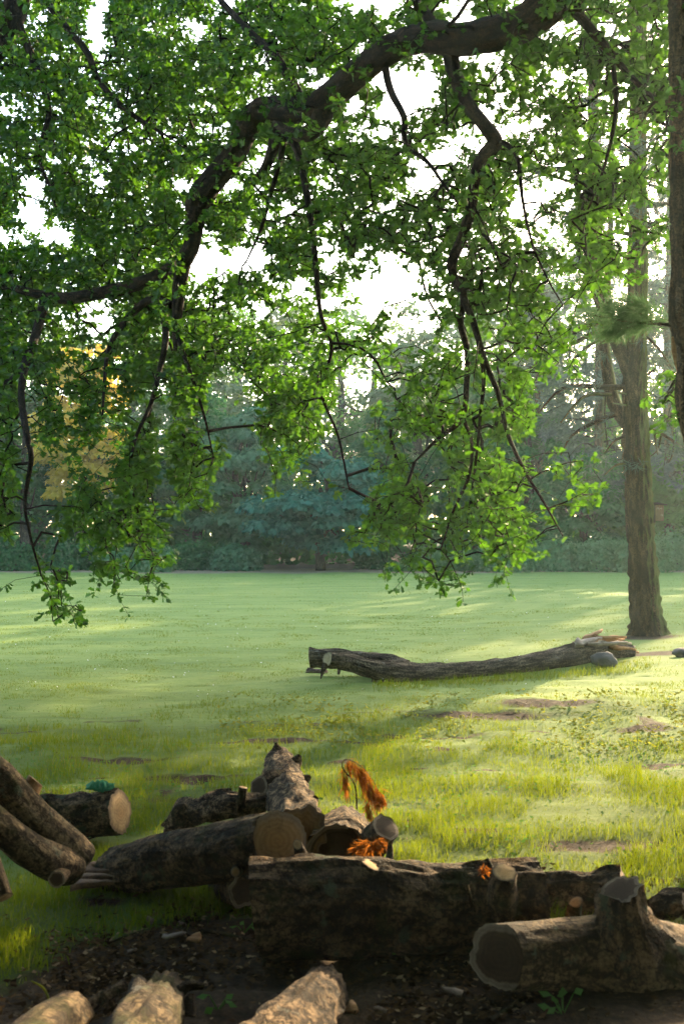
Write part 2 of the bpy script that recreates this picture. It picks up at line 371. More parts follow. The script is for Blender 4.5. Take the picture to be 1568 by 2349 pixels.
def ground_mat():
    t = NT('lawn and soil')
    tc = t.n('TexCoord').outputs['Object']
    so = t.n('Attribute', attribute_name='soil').outputs['Fac']
    a = t.noise(t.mapv(tc, (0.35, 1.3, 1)), 0.9, 4, 0.6)
    b = t.noise(tc, 14, 5, 0.7)
    a2 = t.noise(t.mapv(tc, (0.8, 2.6, 1)), 2.2, 5, 0.7)
    f = t.math('ADD', t.math('ADD', t.math('MULTIPLY', a, 0.4), t.math('MULTIPLY', a2, 0.3)), t.math('MULTIPLY', b, 0.3))
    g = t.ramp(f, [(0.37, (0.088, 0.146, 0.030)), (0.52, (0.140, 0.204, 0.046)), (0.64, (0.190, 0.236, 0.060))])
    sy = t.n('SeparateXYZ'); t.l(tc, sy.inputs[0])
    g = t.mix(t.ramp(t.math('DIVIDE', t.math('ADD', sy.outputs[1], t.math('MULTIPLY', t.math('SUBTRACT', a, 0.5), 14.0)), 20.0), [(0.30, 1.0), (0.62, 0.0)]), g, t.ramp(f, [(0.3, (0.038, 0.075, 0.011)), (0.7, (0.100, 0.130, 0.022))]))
    sn = t.noise(tc, 24, 6, 0.75)
    s = t.ramp(sn, [(0.32, (0.009, 0.006, 0.003)), (0.55, (0.042, 0.026, 0.013)), (0.72, (0.115, 0.074, 0.040))])
    far = t.n('SeparateXYZ'); t.l(tc, far.inputs[0])
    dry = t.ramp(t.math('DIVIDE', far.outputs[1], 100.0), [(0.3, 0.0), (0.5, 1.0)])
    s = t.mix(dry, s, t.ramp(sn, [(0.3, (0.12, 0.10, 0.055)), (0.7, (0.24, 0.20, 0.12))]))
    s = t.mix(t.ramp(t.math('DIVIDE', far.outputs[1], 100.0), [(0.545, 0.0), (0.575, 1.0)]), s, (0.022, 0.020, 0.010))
    sm = t.ramp(t.math('ADD', so, t.math('MULTIPLY', t.math('SUBTRACT', b, 0.5), 0.5)), [(0.3, 0.0), (0.75, 1.0)])
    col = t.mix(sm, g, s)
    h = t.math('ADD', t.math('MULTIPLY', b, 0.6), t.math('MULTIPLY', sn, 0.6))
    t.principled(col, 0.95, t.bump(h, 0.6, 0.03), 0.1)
    return t.m
M['ground'] = ground_mat()

# ------------------------------------------------------------------ ground
def axis(lims):
    out = []
    for a, b, st in lims: out += list(np.arange(a, b, st))
    return np.array(out + [lims[-1][1]])
gx = axis([(-300, -60, 30), (-60, -20, 5), (-20, -6, .7), (-6, 6, .09), (6, 20, .7), (20, 60, 5), (60, 300, 30)])
gy = axis([(-60, -4, 4), (-4, 2, .5), (2, 13, .07), (13, 20, .2), (20, 60, .8), (60, 120, 5), (120, 400, 40)])
X, Y = np.meshgrid(gx, gy)
Z = ground_h(X, Y)
fine = fbm(np.stack([X * 9, Y * 9, X * 0], -1), 2, 80)
SO = soil(X, Y)
Z = Z + 0.016 * fine * (Y < 13) * (np.abs(X) < 6) * (0.4 + SO)
nx, ny = len(gx), len(gy)
idx = np.arange(nx * ny).reshape(ny, nx)
quads = np.stack([idx[:-1, :-1], idx[:-1, 1:], idx[1:, 1:], idx[1:, :-1]], -1).reshape(-1, 4)
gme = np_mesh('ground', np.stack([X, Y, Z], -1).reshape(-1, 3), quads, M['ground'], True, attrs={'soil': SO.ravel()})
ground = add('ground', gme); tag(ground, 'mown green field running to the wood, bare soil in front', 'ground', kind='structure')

# ------------------------------------------------------------------ leaf scatter helpers (numpy)
def basis(n, t):
    n = n / (np.linalg.norm(n, axis=1)[:, None] + 1e-9)
    t = t - n * np.sum(n * t, 1)[:, None]; t = t / (np.linalg.norm(t, axis=1)[:, None] + 1e-9)
    return n, t, np.cross(t, n)
def rand_dirs(n, r=rng):
    v = r.normal(size=(n, 3)); return v / np.linalg.norm(v, axis=1)[:, None]
def rhombs(pos, nrm, tan, length, width):
    """folded rhombus leaves"""
    n, t, b = basis(nrm, tan); L = length[:, None]; W = width[:, None]
    V = np.stack([pos, pos + t * L * .5 + b * W * .5 - n * L * .08, pos + t * L, pos + t * L * .5 - b * W * .5 - n * L * .08], 1)
    k = len(pos)
    return V.reshape(-1, 3), np.arange(k * 4).reshape(k, 4)
LEAF_HALF = np.array([1.28, 1.0]) * np.array([(0, 0), (.10, .16), (.07, .27), (.24, .42), (.13, .53), (.27, .72), (.12, .86), (0, 1.0)])
LEAF_FINE = np.array([1.22, 1.0]) * np.array([(0, 0), (.03, .06), (.10, .14), (.13, .2), (.07, .27), (.14, .33), (.23, .40), (.22, .46), (.12, .52), (.17, .60), (.27, .68), (.26, .75), (.15, .79), (.17, .87), (.10, .95), (0, 1.0)])
def leaf_template(h):
    k = len(h)
    r = np.stack([h[:, 0], h[:, 1], h[:, 0] * .35 - .16 * h[:, 1] ** 2], -1)
    l = r.copy(); l[:, 0] *= -1
    V = np.concatenate([r, l[1:-1]])
    fr = np.arange(k); fl = np.concatenate([[k - 1], np.arange(k, k + k - 2)[::-1], [0]])
    return V, fr, fl
LEAF_SIMPLE = np.array([1.15, 1.0]) * np.array([(0, 0), (.24, .40), (.13, .54), (.27, .76), (0, 1.0)])
def lobed(pos, nrm, tan, size, half=LEAF_HALF):
    LT, LR, LL = leaf_template(half)
    n, t, b = basis(nrm, tan); k = len(pos); m = len(LT)
    V = pos[:, None] + size[:, None, None] * (LT[None, :, 0:1] * b[:, None] + LT[None, :, 1:2] * t[:, None] + LT[None, :, 2:3] * n[:, None])
    off = (np.arange(k) * m)[:, None]
    return V.reshape(-1, 3), np.concatenate([LR[None] + off, (LL[None] + off)]).astype(int)

# ------------------------------------------------------------------ background trees
def far_tree(name, u, d, topv, hw, mat, label, group='trees along the far side of the field', skirt=0.08, seed=0, leaf=.30, nq=9000, trunk_r=None, flat=.6, base=None, xy=None, H=None, hwm=None, trunk_mat='bark_far', lean=0.0, show_trunk=False):
    r = np.random.default_rng(1000 + seed)
    if xy is None:
        x = (u - CX) * d / F_PX; y = d
    else: x, y = xy
    z0 = gh(x, y)
    if H is None: H = (1226 - topv) * y / F_PX + CAM_Z - z0
    rx = px(hw, y) if hwm is None else hwm
    e = empty(name, (x, y, z0), label, 'tree', group)
    zb = H * skirt; zc = (H + zb) / 2; rz = (H - zb) / 2
    nb = int(34 + 2.5 * H)
    dirs = rand_dirs(nb, r); dirs[:, 2] = dirs[:, 2] * .95 + .05
    rad = r.uniform(.62, 1.0, nb) * (1 + .22 * noise3(dirs * 1.7 + seed, seed))
    prof = 1.0 - .35 * np.clip(dirs[:, 2], 0, 1)
    bc = np.stack([dirs[:, 0] * rx * rad * prof + lean * (dirs[:, 2] * rz * rad + rz), dirs[:, 1] * rx * rad * prof, zc + dirs[:, 2] * rz * rad], -1)
    br = r.uniform(.22, .42, nb) * rx * .9 + .25
    k = r.choice(nb, nq, p=br ** 2 / np.sum(br ** 2))
    dd = rand_dirs(nq, r); dd[:, 2] = np.abs(dd[:, 2]) * .9 + dd[:, 2] * .1
    pos = bc[k] + dd * (br[k] * r.uniform(.45, 1.05, nq) ** .5)[:, None] * np.array([1, 1, flat])
    pos[:, 2] = np.maximum(pos[:, 2], .12)
    nrm = dd * 1.1 + rand_dirs(nq, r) * .5 + np.array([0, 0, .55])
    tan = dirs[k] * .6 + rand_dirs(nq, r) * .8 + np.array([0, 0, -.25])
    s = leaf * r.uniform(.6, 1.4, nq)
    V, Fc = rhombs(pos, nrm, tan, s, s * .62)
    V = V + np.array([x, y, z0])
    add('crown', np_mesh('crown', V, Fc, M[mat]), e)
    tr = trunk_r or (.10 + .016 * H)
    pts = [(x, y, z0 - .2), (x + .1 * r.normal() + lean * H * .15, y, z0 + H * .3), (x + .25 * r.normal() + lean * H * .5, y, z0 + H * .6), (x + lean * H * .8, y, z0 + H * .88)]
    V, Fq, uv, T = tube_geo(pts, [tr * 1.3, tr, tr * .7, tr * .2], 12, 10, .08, 0, seed)
    Vs = [V.reshape(-1, 3)]; Fs = [Fq]; us = [uv]; off = len(Vs[0])
    for q in range(9):
        j = r.integers(nb); t0 = r.uniform(.25, .75)
        p0 = np.array(pts[0]) * (1 - t0) + np.array(pts[-1]) * t0; p1 = bc[j] + np.array([x, y, z0])
        mid = (p0 + p1) / 2 + np.array([0, 0, -.1 * H * .3])
        V, Fq, uv, T = tube_geo([p0, mid, p1], [tr * .4, tr * .25, tr * .08], 6, 6)
        Vs.append(V.reshape(-1, 3)); Fs.append(Fq + off); us.append(uv); off += len(Vs[-1])
    add('trunk', np_mesh('trunk', np.concatenate(Vs), np.concatenate(Fs), M[trunk_mat], True, np.concatenate(us)), e)
    return e

FRONT = [
 (-150, 60, 760, 170, 'far_green', 'mid green tree at the far left end of the wood', .06),
 (60, 61, 850, 115, 'far_dark', 'dark green tree in shadow left of the sunlit tree', .10),
 (190, 58, 775, 105, 'far_sunlit', 'tree with golden sunlight coloured into its leaves behind the hanging oak twigs', .22),
 (335, 64, 850, 115, 'far_green', 'green tree just right of the sunlit tree', .05),
 (450, 62, 900, 105, 'far_dark', 'dark green tree behind the second oak spray from the left', .04),
 (560, 59, 950, 125, 'far_grey', 'grey green dense tree beside the blue green tree', .02),
 (735, 54, 1015, 165, 'far_blue', 'dark blue green domed tree with a thin trunk, centre of the wood edge', .07),
 (880, 61, 940, 95, 'far_dark', 'dark tree filling the gap right of the blue green dome', .02),
 (1095, 66, 830, 110, 'far_green', 'hazy green tree behind the big drooping oak spray', .04),
 (1210, 60, 920, 105, 'far_dark', 'dark green tree right of the drooping oak spray', .02),
 (1335, 57, 1030, 120, 'far_dark', 'rounded dark shrubby tree left of the pine trunk', .01),
 (1475, 58, 1050, 110, 'far_green', 'green bushy tree directly behind the pine trunk', .01),
 (1600, 57, 1010, 120, 'far_green', 'green bushy tree at the right edge behind the hedge', .01)]
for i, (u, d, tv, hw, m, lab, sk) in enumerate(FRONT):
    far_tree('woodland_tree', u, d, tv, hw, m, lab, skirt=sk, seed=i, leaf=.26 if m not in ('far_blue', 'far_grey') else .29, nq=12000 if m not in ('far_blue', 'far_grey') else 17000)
far_tree('tall_pale_tree', 965, 70, 705, 120, 'far_pale', 'tall pale misty tree with a slanting bare trunk in the central gap', skirt=.2, seed=31, lean=-.05, nq=7000, leaf=.34)
BACK = [(-60, 84, 670), (90, 86, 690), (300, 85, 690), (420, 84, 705), (530, 88, 690), (650, 82, 695), (770, 86, 690), (860, 92, 712), (1050, 88, 665), (1160, 84, 620), (1280, 86, 570), (1400, 90, 560), (1530, 86, 570), (1660, 86, 600)]
BL = ['far left behind the first oak spray', 'left behind the dark tree', 'behind the green tree next to the sunlit one', 'above the dark tree behind the second oak spray', 'just left of the grey green tree top',
      'between the grey green and blue green trees', 'behind the top of the blue green dome', 'under the bright gap of open sky', 'right of the tall pale tree', 'behind the middle of the drooping oak spray', 'left of the blue grey conifers',
      'between the conifers left of the pine', 'behind the pine trunk', 'beyond the right edge']
for i, (u, d, tv) in enumerate(BACK):
    far_tree('distant_tree', u, d, tv, 135, ['far_green', 'far_pale'][i % 2], 'hazy tree in the back row, ' + BL[i], group='trees of the back row', skirt=.15, seed=60 + i, leaf=.42, nq=5500)
# wood going on beyond the right edge of the picture: it shades the field
for i, (x, y, H) in enumerate([(20.5, 60, 21.0), (25.2, 61, 20.5), (31, 60, 16.4), (36, 62, 15.9), (41, 61, 15.5), (46, 62, 15.2), (-26, 60, 13), (-33, 58, 13), (-22.5, 70, 14)]):
    far_tree('outer_tree', 0, 0, 0, 0, 'far_green', 'green tree carrying on the wood past the edge of the view', group='trees past the edge of the view', skirt=.03, seed=90 + i, xy=(x, y), H=H, hwm=3.7, nq=7000, leaf=.40)

def bush(name, u, d, topv, hw, mat, label, cat='bush', seed=0, nq=2600, leaf=.2, group='bushes along the wood edge'):
    r = np.random.default_rng(3000 + seed)
    x = (u - CX) * d / F_PX; z0 = gh(x, d); H = (1226 - topv) * d / F_PX + CAM_Z - z0; rx = px(hw, d)
    dirs = rand_dirs(nq, r); dirs[:, 2] = np.abs(dirs[:, 2])
    rad = r.uniform(.7, 1.05, nq) * (1 + .35 * noise3(dirs * 2.2 + seed * 3.1, seed))
    pos = np.stack([dirs[:, 0] * rx * rad, dirs[:, 1] * .9 * rad, dirs[:, 2] * H * rad], -1)
    low = r.random(nq) < .35
    pos[low, 2] = r.uniform(.03, .75 * H, low.sum())
    nrm = dirs + rand_dirs(nq, r) * .8 + np.array([0, 0, .4]); tan = rand_dirs(nq, r) + np.array([0, 0, .3])
    s = leaf * r.uniform(.6, 1.4, nq)
    V, Fc = rhombs(pos + np.array([x, d, z0]), nrm, tan, s, s * .6)
    e = empty(name, (x, d, z0), label, cat, group)
    add('foliage', np_mesh('foliage', V, Fc, M[mat]), e)
    Vs = []; Fs = []; us = []; off = 0
    for q in range(4):
        a = r.uniform(0, 6.28)
        V, Fq, uv, T = tube_geo([(x, d, z0 - .05), (x + .3 * math.cos(a), d + .3 * math.sin(a), z0 + H * .4), (x + .6 * rx * math.cos(a), d + .5 * math.sin(a), z0 + H * .75)], [.05, .035, .01], 4, 5)
        Vs.append(V.reshape(-1, 3)); Fs.append(Fq + off); us.append(uv); off += len(Vs[-1])
    add('stem', np_mesh('stem', np.concatenate(Vs), np.concatenate(Fs), M['bark_far'], True, np.concatenate(us)), e)
    return e
BUSH = [(150, 54, 1228, 55, 'far_dark', 'low dark bush under the dark trees at the left'), (265, 52.5, 1238, 48, 'hedge', 'pale grey green bush below the second oak spray'), (350, 53, 1250, 45, 'hedge', 'low bush right of the pale grey bush'),
        (440, 53.5, 1238, 55, 'far_dark', 'dark undergrowth bush left of the grey green tree'), (545, 53.5, 1248, 60, 'far_grey', 'low grey green bush at the foot of the grey green tree'), (30, 54, 1232, 70, 'far_dark', 'low dark bush at the left edge of the field'),
        (860, 55, 1240, 40, 'far_dark', 'low dark bush right of the blue green dome'),
        (1170, 52.5, 1228, 58, 'hedge', 'rounded hedge bush nearest the drooping oak spray tip'), (1260, 52, 1222, 58, 'hedge', 'hedge bush just left of the one nearest the pine trunk'), (1365, 52, 1222, 62, 'hedge', 'broad hedge bush left of the pine trunk'),
        (1470, 52.5, 1218, 60, 'hedge', 'hedge bush half hidden by the pine trunk'), (1555, 52.5, 1215, 62, 'hedge', 'hedge bush at the right edge of the picture'), (1660, 53, 1215, 62, 'hedge', 'hedge bush past the right edge')]
for i, (u, d, tv, hw, m, lab) in enumerate(BUSH): bush('hedge_bush', u, d + 1.3 * math.sin(i * 2.4), tv + 5 * math.sin(i * 1.7), hw, m, lab, seed=i)
# bed of tall nettles between the dome tree and the hedge
def nettles():
    r = np.random.default_rng(5); n = 2600
    u = r.uniform(885, 1125, n); d = r.uniform(51.8, 54.5, n); x = (u - CX) * d / F_PX; z0 = ground_h(x, d)
    h = r.uniform(.7, 1.6, n) * (.75 + .35 * noise3(np.stack([x * .7, d, d * 0], -1), 9)) * sstep(870, 960, u)
    pos = np.stack([x, d, z0], -1); tan = np.stack([r.normal(0, .12, n), r.normal(0, .12, n), np.ones(n)], -1)
    V1, F1 = rhombs(pos, rand_dirs(n, r), tan, h, np.full(n, .07))
    k = 9000; j = r.integers(0, n, k); f = r.uniform(.3, 1, k)
    V2, F2 = rhombs(pos[j] + tan[j] * (h[j] * f)[:, None], rand_dirs(k, r) + np.array([0, 0, .6]), rand_dirs(k, r), r.uniform(.1, .22, k), r.uniform(.05, .1, k))
    o = add('tall_weeds', np_mesh('tall_weeds', np.concatenate([V1, V2]), np.concatenate([F1, F2 + len(V1)]), M['hedge']), kind='stuff')
    tag(o, 'bed of tall pale nettles left of the hedge', 'weeds')
nettles()

def undergrowth(name, y0, y1, hh, lab, sd, s0, s1):
    r = np.random.default_rng(sd); n = 17000
    x = r.uniform(-.55 * y1, .95 * y0, n); y = r.uniform(y0, y1, n) + 1.5 * noise3(np.stack([x * .3, x * 0, x * 0], -1), 12)
    h = hh * (1 + .5 * noise3(np.stack([x * .5, x * 0, x * 0], -1), 14)); z = r.random(n) * h
    p = np.stack([x, y, ground_h(x, y) + z], -1); s = r.uniform(s0, s1, n)
    V, Fc = rhombs(p, rand_dirs(n, r) + np.array([0, -.6, .5]), rand_dirs(n, r), s, s * .65)
    o = add(name, np_mesh(name, V, Fc, M['far_dark']), kind='stuff'); tag(o, lab, 'undergrowth')
undergrowth('undergrowth', 64, 67, 4.6, 'dark tangled undergrowth filling the wood under the trees', 6, .3, .7)
undergrowth('distant_thicket', 95, 99, 9.5, 'hazy thicket closing the wood far behind', 16, .6, 1.2)
for i, (x, y, H) in enumerate([(-13, -7, 11), (-8.5, -9, 12), (-4, -7.5, 11.5), (.5, -9, 12.5), (5, -8, 12), (10, -8, 12), (-15, -1, 11), (15.5, -3, 12)]):  # unseen trees added behind the camera to cut sky light on log fronts
    far_tree('unseen_shade_tree', 0, 0, 0, 0, 'far_dark', 'unseen dark tree added behind the viewpoint to shade the foreground', group='unseen shade trees added behind the viewpoint', skirt=.02, seed=120 + i, xy=(x, y), H=H, hwm=3.6, nq=4200, leaf=.78)

# ------------------------------------------------------------------ conifers
def needle_tufts(centers, dirs, n_per, length, width, spread, r, droop=0.0):
    k = len(centers) * n_per
    c = np.repeat(centers, n_per, 0); dd = np.repeat(dirs, n_per, 0)
    t = dd + rand_dirs(k, r) * spread + np.array([0, 0, -droop])
    pos = c + rand_dirs(k, r) * length * .25
    L = length * r.uniform(.6, 1.2, k)
    return rhombs(pos, rand_dirs(k, r) + np.array([0, 0, .4]), t, L, L * width)
def join(parts):
    Vs = []; Fs = []; us = []; off = 0
    for V, Fq, uv in parts:
        V = V.reshape(-1, 3); Vs.append(V); Fs.append(Fq + off); us.append(uv); off += len(V)
    return np.concatenate(Vs), np.concatenate(Fs), np.concatenate(us)
def conifer(u, d, topv, reach, label, seed, zlow=.15, n_br=60, mat='needle_blue'):
    r = np.random.default_rng(7000 + seed)
    x = (u - CX) * d / F_PX; z0 = gh(x, d); H = (1226 - topv) * d / F_PX + CAM_Z - z0
    e = empty('conifer', (x, d, z0), label, 'tree', 'blue grey conifers behind the pine')
    V, Fq, uv, T = tube_geo([(x, d, z0 - .1), (x, d, z0 + H * .5), (x + .1, d, z0 + H)], [.30, .22, .04], 14, 10, .06, .1, seed)
    parts = []; cen = []; dr = []
    for b in range(n_br):
        f = zlow + (1 - zlow) * (b + r.random()) / n_br
        a = r.uniform(0, 2 * math.pi); L = reach * (1.12 - f) * r.uniform(.65, 1.1)
        p0 = np.array([x, d, z0 + H * f]); h = np.array([math.cos(a), math.sin(a), 0])
        p1 = p0 + h * L * .5 + np.array([0, 0, .06 * L]); p2 = p0 + h * L + np.array([0, 0, -.22 * L])
        parts.append(tube_geo([p0, p1, p2], [.045, .03, .008], 6, 5)[:3])
        m = int(16 * L / reach * 1.6) + 5
        for q in range(m):
            t = r.uniform(.3, 1.0); c = p0 * (1 - t) ** 2 + 2 * p1 * t * (1 - t) + p2 * t * t
            side = np.cross(h, [0, 0, 1]) * r.choice([-1, 1]) * r.uniform(.1, .55) * (1.15 - t) * L * .5
            cen.append(c + side + np.array([0, 0, -abs(r.normal(0, .08))])); dr.append(h * .6 + side / (np.linalg.norm(side) + .01))
    add('trunk', np_mesh('trunk', V.reshape(-1, 3), Fq, M['bark_pine'], True, uv), e)
    V, Fq, uv = join(parts); add('boughs', np_mesh('boughs', V, Fq, M['bark_far'], True, uv), e)
    V, Fc = needle_tufts(np.array(cen), np.array(dr), 10, .44, .16, .8, r, .15)
    add('crown', np_mesh('crown', V, Fc, M[mat]), e)
conifer(1235, 63, 560, 5.0, 'blue grey conifer left of the other two, above the dark shrubby tree', 1)
conifer(1375, 58, 300, 5.0, 'tall blue grey conifer just left of the pine trunk', 2, n_br=80)
conifer(1535, 57, 220, 4.8, 'tall blue grey conifer right of the pine trunk', 3, n_br=80)

# ------------------------------------------------------------------ the pine with the nest box
pb = G(1487, 1455); PD = pb.y
pine = empty('pine_tree', pb, 'big pine with brown bark, mossy on its right side, beside the fallen trunk', 'tree')
def pp(u, v, dd=0.0): 
    q = P(u, v, PD + dd); return (q.x, q.y, q.z)
def r_(n): return px(n, PD)
pts = [tuple(pb - Vector((0, 0, .25))), tuple(pb + Vector((-.015, 0, .12))), pp(1479, 1390), pp(1475, 1320), pp(1469, 1230), pp(1465, 1160), pp(1458, 1030), pp(1455, 900), pp(1457, 800), pp(1461, 650), pp(1461, 540), pp(1462, 300), pp(1463, 0), pp(1464, -250)]
V, Fq, uv, T = tube_geo(pts, [r_(50), r_(39), r_(33), r_(31), r_(30), r_(30), r_(28), r_(27), r_(23), r_(21), r_(20), r_(19), r_(17), r_(13)], 220, 72, .05, .13, 4, kr=9, ksm=1.2,
                        lumps=[(.012, 4.7, .16, .16), (.012, 5.9, .10, .14), (.012, 3.2, .08, .14), (.012, 1.5, .05, .12), (.19, 2.2, .03, .07), (.135, 1.8, .03, .06), (.25, 1.5, .03, .06)])
add('trunk', np_mesh('trunk', V.reshape(-1, 3), Fq, M['bark_pine'], True, uv), pine)
def pine_part(name, pts, rad, nl=14, ns=8, rough=.08, mat='bark_pine', seed=0):
    V, Fq, uv, T = tube_geo(pts, [r_(q) for q in rad], nl, ns, rough, .05 if ns > 7 else 0, seed)
    return add(name, np_mesh(name, V.reshape(-1, 3), Fq, M[mat], True, uv), pine)
pine_part('forked_stem', [pp(1450, 870), pp(1430, 820, .05), pp(1414, 785, .1), pp(1385, 710, .2), pp(1362, 645, .3), pp(1352, 600, .3), pp(1357, 480, .3), pp(1360, 300, .3), pp(1358, 100, .3), pp(1356, -100, .3)], [19, 18, 17, 16, 15, 14, 14, 13, 11, 7], 60, 16)
pine_part('forked_stem', [pp(1445, 985, .2), pp(1425, 960, .45), pp(1408, 925, .6), pp(1400, 895, .6), pp(1390, 840, .6), pp(1383, 780, .6), pp(1384, 740, .6), pp(1392, 640, .6), pp(1398, 540, .6), pp(1400, 400, .6), pp(1402, 200, .6)], [14, 15, 17, 16, 14, 12, 11, 8, 7, 6, 3], 60, 12)
PB = [([(1440, 888), (1380, 888), (1310, 886), (1270, 905), (1225, 960)], [7, 6, 5, 3, 1.5]), ([(1385, 742), (1350, 745), (1290, 775), (1235, 792)], [7, 6, 4, 2]), ([(1385, 752), (1340, 775), (1270, 810), (1215, 845)], [6, 5, 3.5, 2]),
      ([(1383, 775), (1340, 800), (1300, 835)], [4, 3, 1.5]), ([(1410, 950), (1360, 970), (1310, 1000), (1285, 1045)], [6, 5, 3, 1.5]), ([(1400, 905), (1350, 905), (1320, 925), (1285, 970)], [5, 4, 3, 2]),
      ([(1440, 1000), (1410, 1010), (1385, 1040)], [4, 3, 1.5]), ([(1440, 905), (1415, 900)], [3.5, 2]), ([(1440, 930), (1405, 925)], [3, 1.6]), ([(1445, 838), (1424, 822)], [4, 2.5]), ([(1437, 1062), (1410, 1068), (1385, 1090)], [3, 2.5, 1.2]),
      ([(1478, 770), (1510, 800), (1550, 860)], [4, 3, 1.5]), ([(1480, 740), (1520, 735), (1570, 730)], [4, 3, 2]), ([(1482, 860), (1500, 848)], [3, 2]), ([(1485, 985), (1515, 995), (1555, 1020), (1580, 1035)], [5, 4, 3, 2]), ([(1515, 997), (1508, 1030), (1490, 1048)], [3, 2, 1]),
      ([(1500, 990), (1503, 1020), (1507, 1042)], [3, 2.5, 1.5]), ([(1545, 1015), (1540, 1045), (1532, 1062)], [2.5, 2, 1]), ([(1445, 590), (1400, 585), (1350, 600)], [5, 4, 2]), ([(1480, 560), (1510, 540), (1540, 545)], [4, 3, 1.5]), ([(1445, 538), (1410, 532), (1380, 538)], [6, 5, 3]),
      ([(1355, 480), (1310, 490), (1260, 480)], [5, 4, 2]), ([(1358, 330), (1310, 325), (1270, 345)], [5, 4, 2]), ([(1480, 395), (1520, 400), (1560, 390)], [5, 4, 3]), ([(1388, 900), (1386, 960), (1392, 1020)], [2.5, 2, 1.5])]
cen, dr = [], []
rq = np.random.default_rng(77)
for i, (pl, rad) in enumerate(PB):
    dd = rq.uniform(-.9, .5); n = len(pl)
    q = [pp(a, b, dd * k / max(1, n - 1)) for k, (a, b) in enumerate(pl)]
    pine_part('side_branch', q, rad, 10, 6, .05, 'bark_pine', i)
    if len(pl) >= 3 and i not in (6, 15, 16, 17, 24):
        qq, _ = catmull(q, 12)
        for s in range(16):
            k = rq.integers(4, len(qq)); c = qq[k] + rand_dirs(1, rq)[0] * np.array([.35, .35, .16]); cen.append(c); dr.append((qq[-1] - qq[0]) / np.linalg.norm(qq[-1] - qq[0]))
up = []
for i in range(46):
    st = [1462, 1462, 1357, 1400][i % 4]; v0 = rq.uniform(-150, 560); a = rq.uniform(0, 2 * math.pi); L = rq.uniform(1.0, 2.6)
    p0 = np.array(pp(st, v0, [0, 0, .3, .6][i % 4])); h_ = np.array([math.cos(a), math.sin(a), 0])
    p1 = p0 + h_ * L * .5 + np.array([0, 0, .1]); p2 = p0 + h_ * L + np.array([0, 0, -.12 * L])
    up.append(tube_geo([p0, p1, p2], [.03, .02, .006], 6, 5)[:3])
    for s in range(15):
        t = rq.uniform(.25, 1); c = p0 * (1 - t) ** 2 + 2 * p1 * t * (1 - t) + p2 * t * t
        cen.append(c + rand_dirs(1, rq)[0] * np.array([.3, .3, .1])); dr.append(h_)
V, Fq, uv = join(up); add('upper_boughs', np_mesh('upper_boughs', V, Fq, M['bark_pine'], True, uv), pine)
V, Fc = needle_tufts(np.array(cen), np.array(dr), 20, .19, .07, .9, rq, .15)
add('needles', np_mesh('needles', V, Fc, M['needle_blue']), pine, 'stuff')
# long torn scar in the bark
V, Fq, uv, T = tube_geo([pp(1487, 1200, -.09), pp(1488, 1225, -.12), pp(1489, 1260, -.11), pp(1489, 1300, -.08)], [r_(3), r_(6), r_(4), r_(1)], 12, 8, .3, 0, 3)
add('torn_scar', np_mesh('torn_scar', V.reshape(-1, 3), Fq, M['splinter'], True, uv), pine)

def box_geo(c, sx, sy, sz, rot=None, bevel=0.0):
    import bmesh
    bm = bmesh.new(); bmesh.ops.create_cube(bm, size=1.0)
    bmesh.ops.scale(bm, vec=(sx, sy, sz), verts=bm.verts)
    if bevel: bmesh.ops.bevel(bm, geom=bm.edges[:], offset=bevel, segments=2, affect='EDGES')
    if rot: bmesh.ops.rotate(bm, matrix=rot, verts=bm.verts)
    bmesh.ops.translate(bm, vec=c, verts=bm.verts)
    return bm
def box_obj(name, c, sx, sy, sz, mat, parent, rot=None, bevel=.004):
    bm = box_geo(c, sx, sy, sz, rot, bevel); me = bpy.data.meshes.new(name); bm.to_mesh(me); bm.free(); me.materials.append(M[mat])
    return add(name, me, parent)
nb = Vector(pp(1503.5, 1177, .02)); nrot = Matrix.Rotation(R(24), 3, 'Z')
nest = empty('nest_box', nb, 'small brown wooden nest box fixed to the right side of the pine', 'nest box')
w = .165
box_obj('box_body', nb, w, w, .245, 'boxwood', nest, nrot)
box_obj('lid', nb + nrot @ Vector((.012, -.012, .14)), w + .05, w + .05, .02, 'roofing', nest, Matrix.Rotation(R(24), 3, 'Z') @ Matrix.Rotation(R(7), 3, 'Y'))
box_obj('back_board', nb + nrot @ Vector((-w / 2 - .013, 0, .0)), .02, w + .02, .30, 'roofing', nest, nrot)
for i, (a, b, c, t) in enumerate([(-.05, .07, .03, 20), (-.02, .07, .03, -20), (.012, .068, .025, 60), (.04, .07, .03, 10), (.03, -.03, .03, 80), (.05, -.035, .025, 15)]):
    box_obj('painted_mark', nb + nrot @ Vector((a, -w / 2 - .0015, b)), .006, .003, c, 'scrawl', nest, nrot @ Matrix.Rotation(R(t), 3, 'Y'), 0)

# ------------------------------------------------------------------ trunk at the right edge, with its pine spray
RD = 7.5
def rp(u, v, dd=0.0):
    q = P(u, v, RD + dd); return (q.x, q.y, q.z)
rb = Vector(((1860 - CX) * RD / F_PX, RD, 0)); rb.z = gh(rb.x, rb.y)
edge = empty('edge_tree', rb, 'dark leaning trunk at the right edge with a torn orange bark wound', 'tree')
def er(n): return px(n, RD)
V, Fq, uv, T = tube_geo([tuple(rb - Vector((0, 0, .2))), rp(1770, 1560), rp(1660, 1230), rp(1604, 1000), rp(1588, 850), rp(1577, 760), rp(1573, 720), rp(1574, 640), rp(1574, 500), rp(1570, 250), rp(1566, 0), rp(1562, -250)],
                        [er(60), er(44), er(36), er(34), er(36), er(38), er(40), er(35), er(36), er(34), er(33), er(28)], 110, 36, .06, .08, 8, kr=6, ksm=1.5, lumps=[(.46, 1.6, .05, .16)])
add('trunk', np_mesh('trunk', V.reshape(-1, 3), Fq, M['bark_pine'], True, uv), edge)
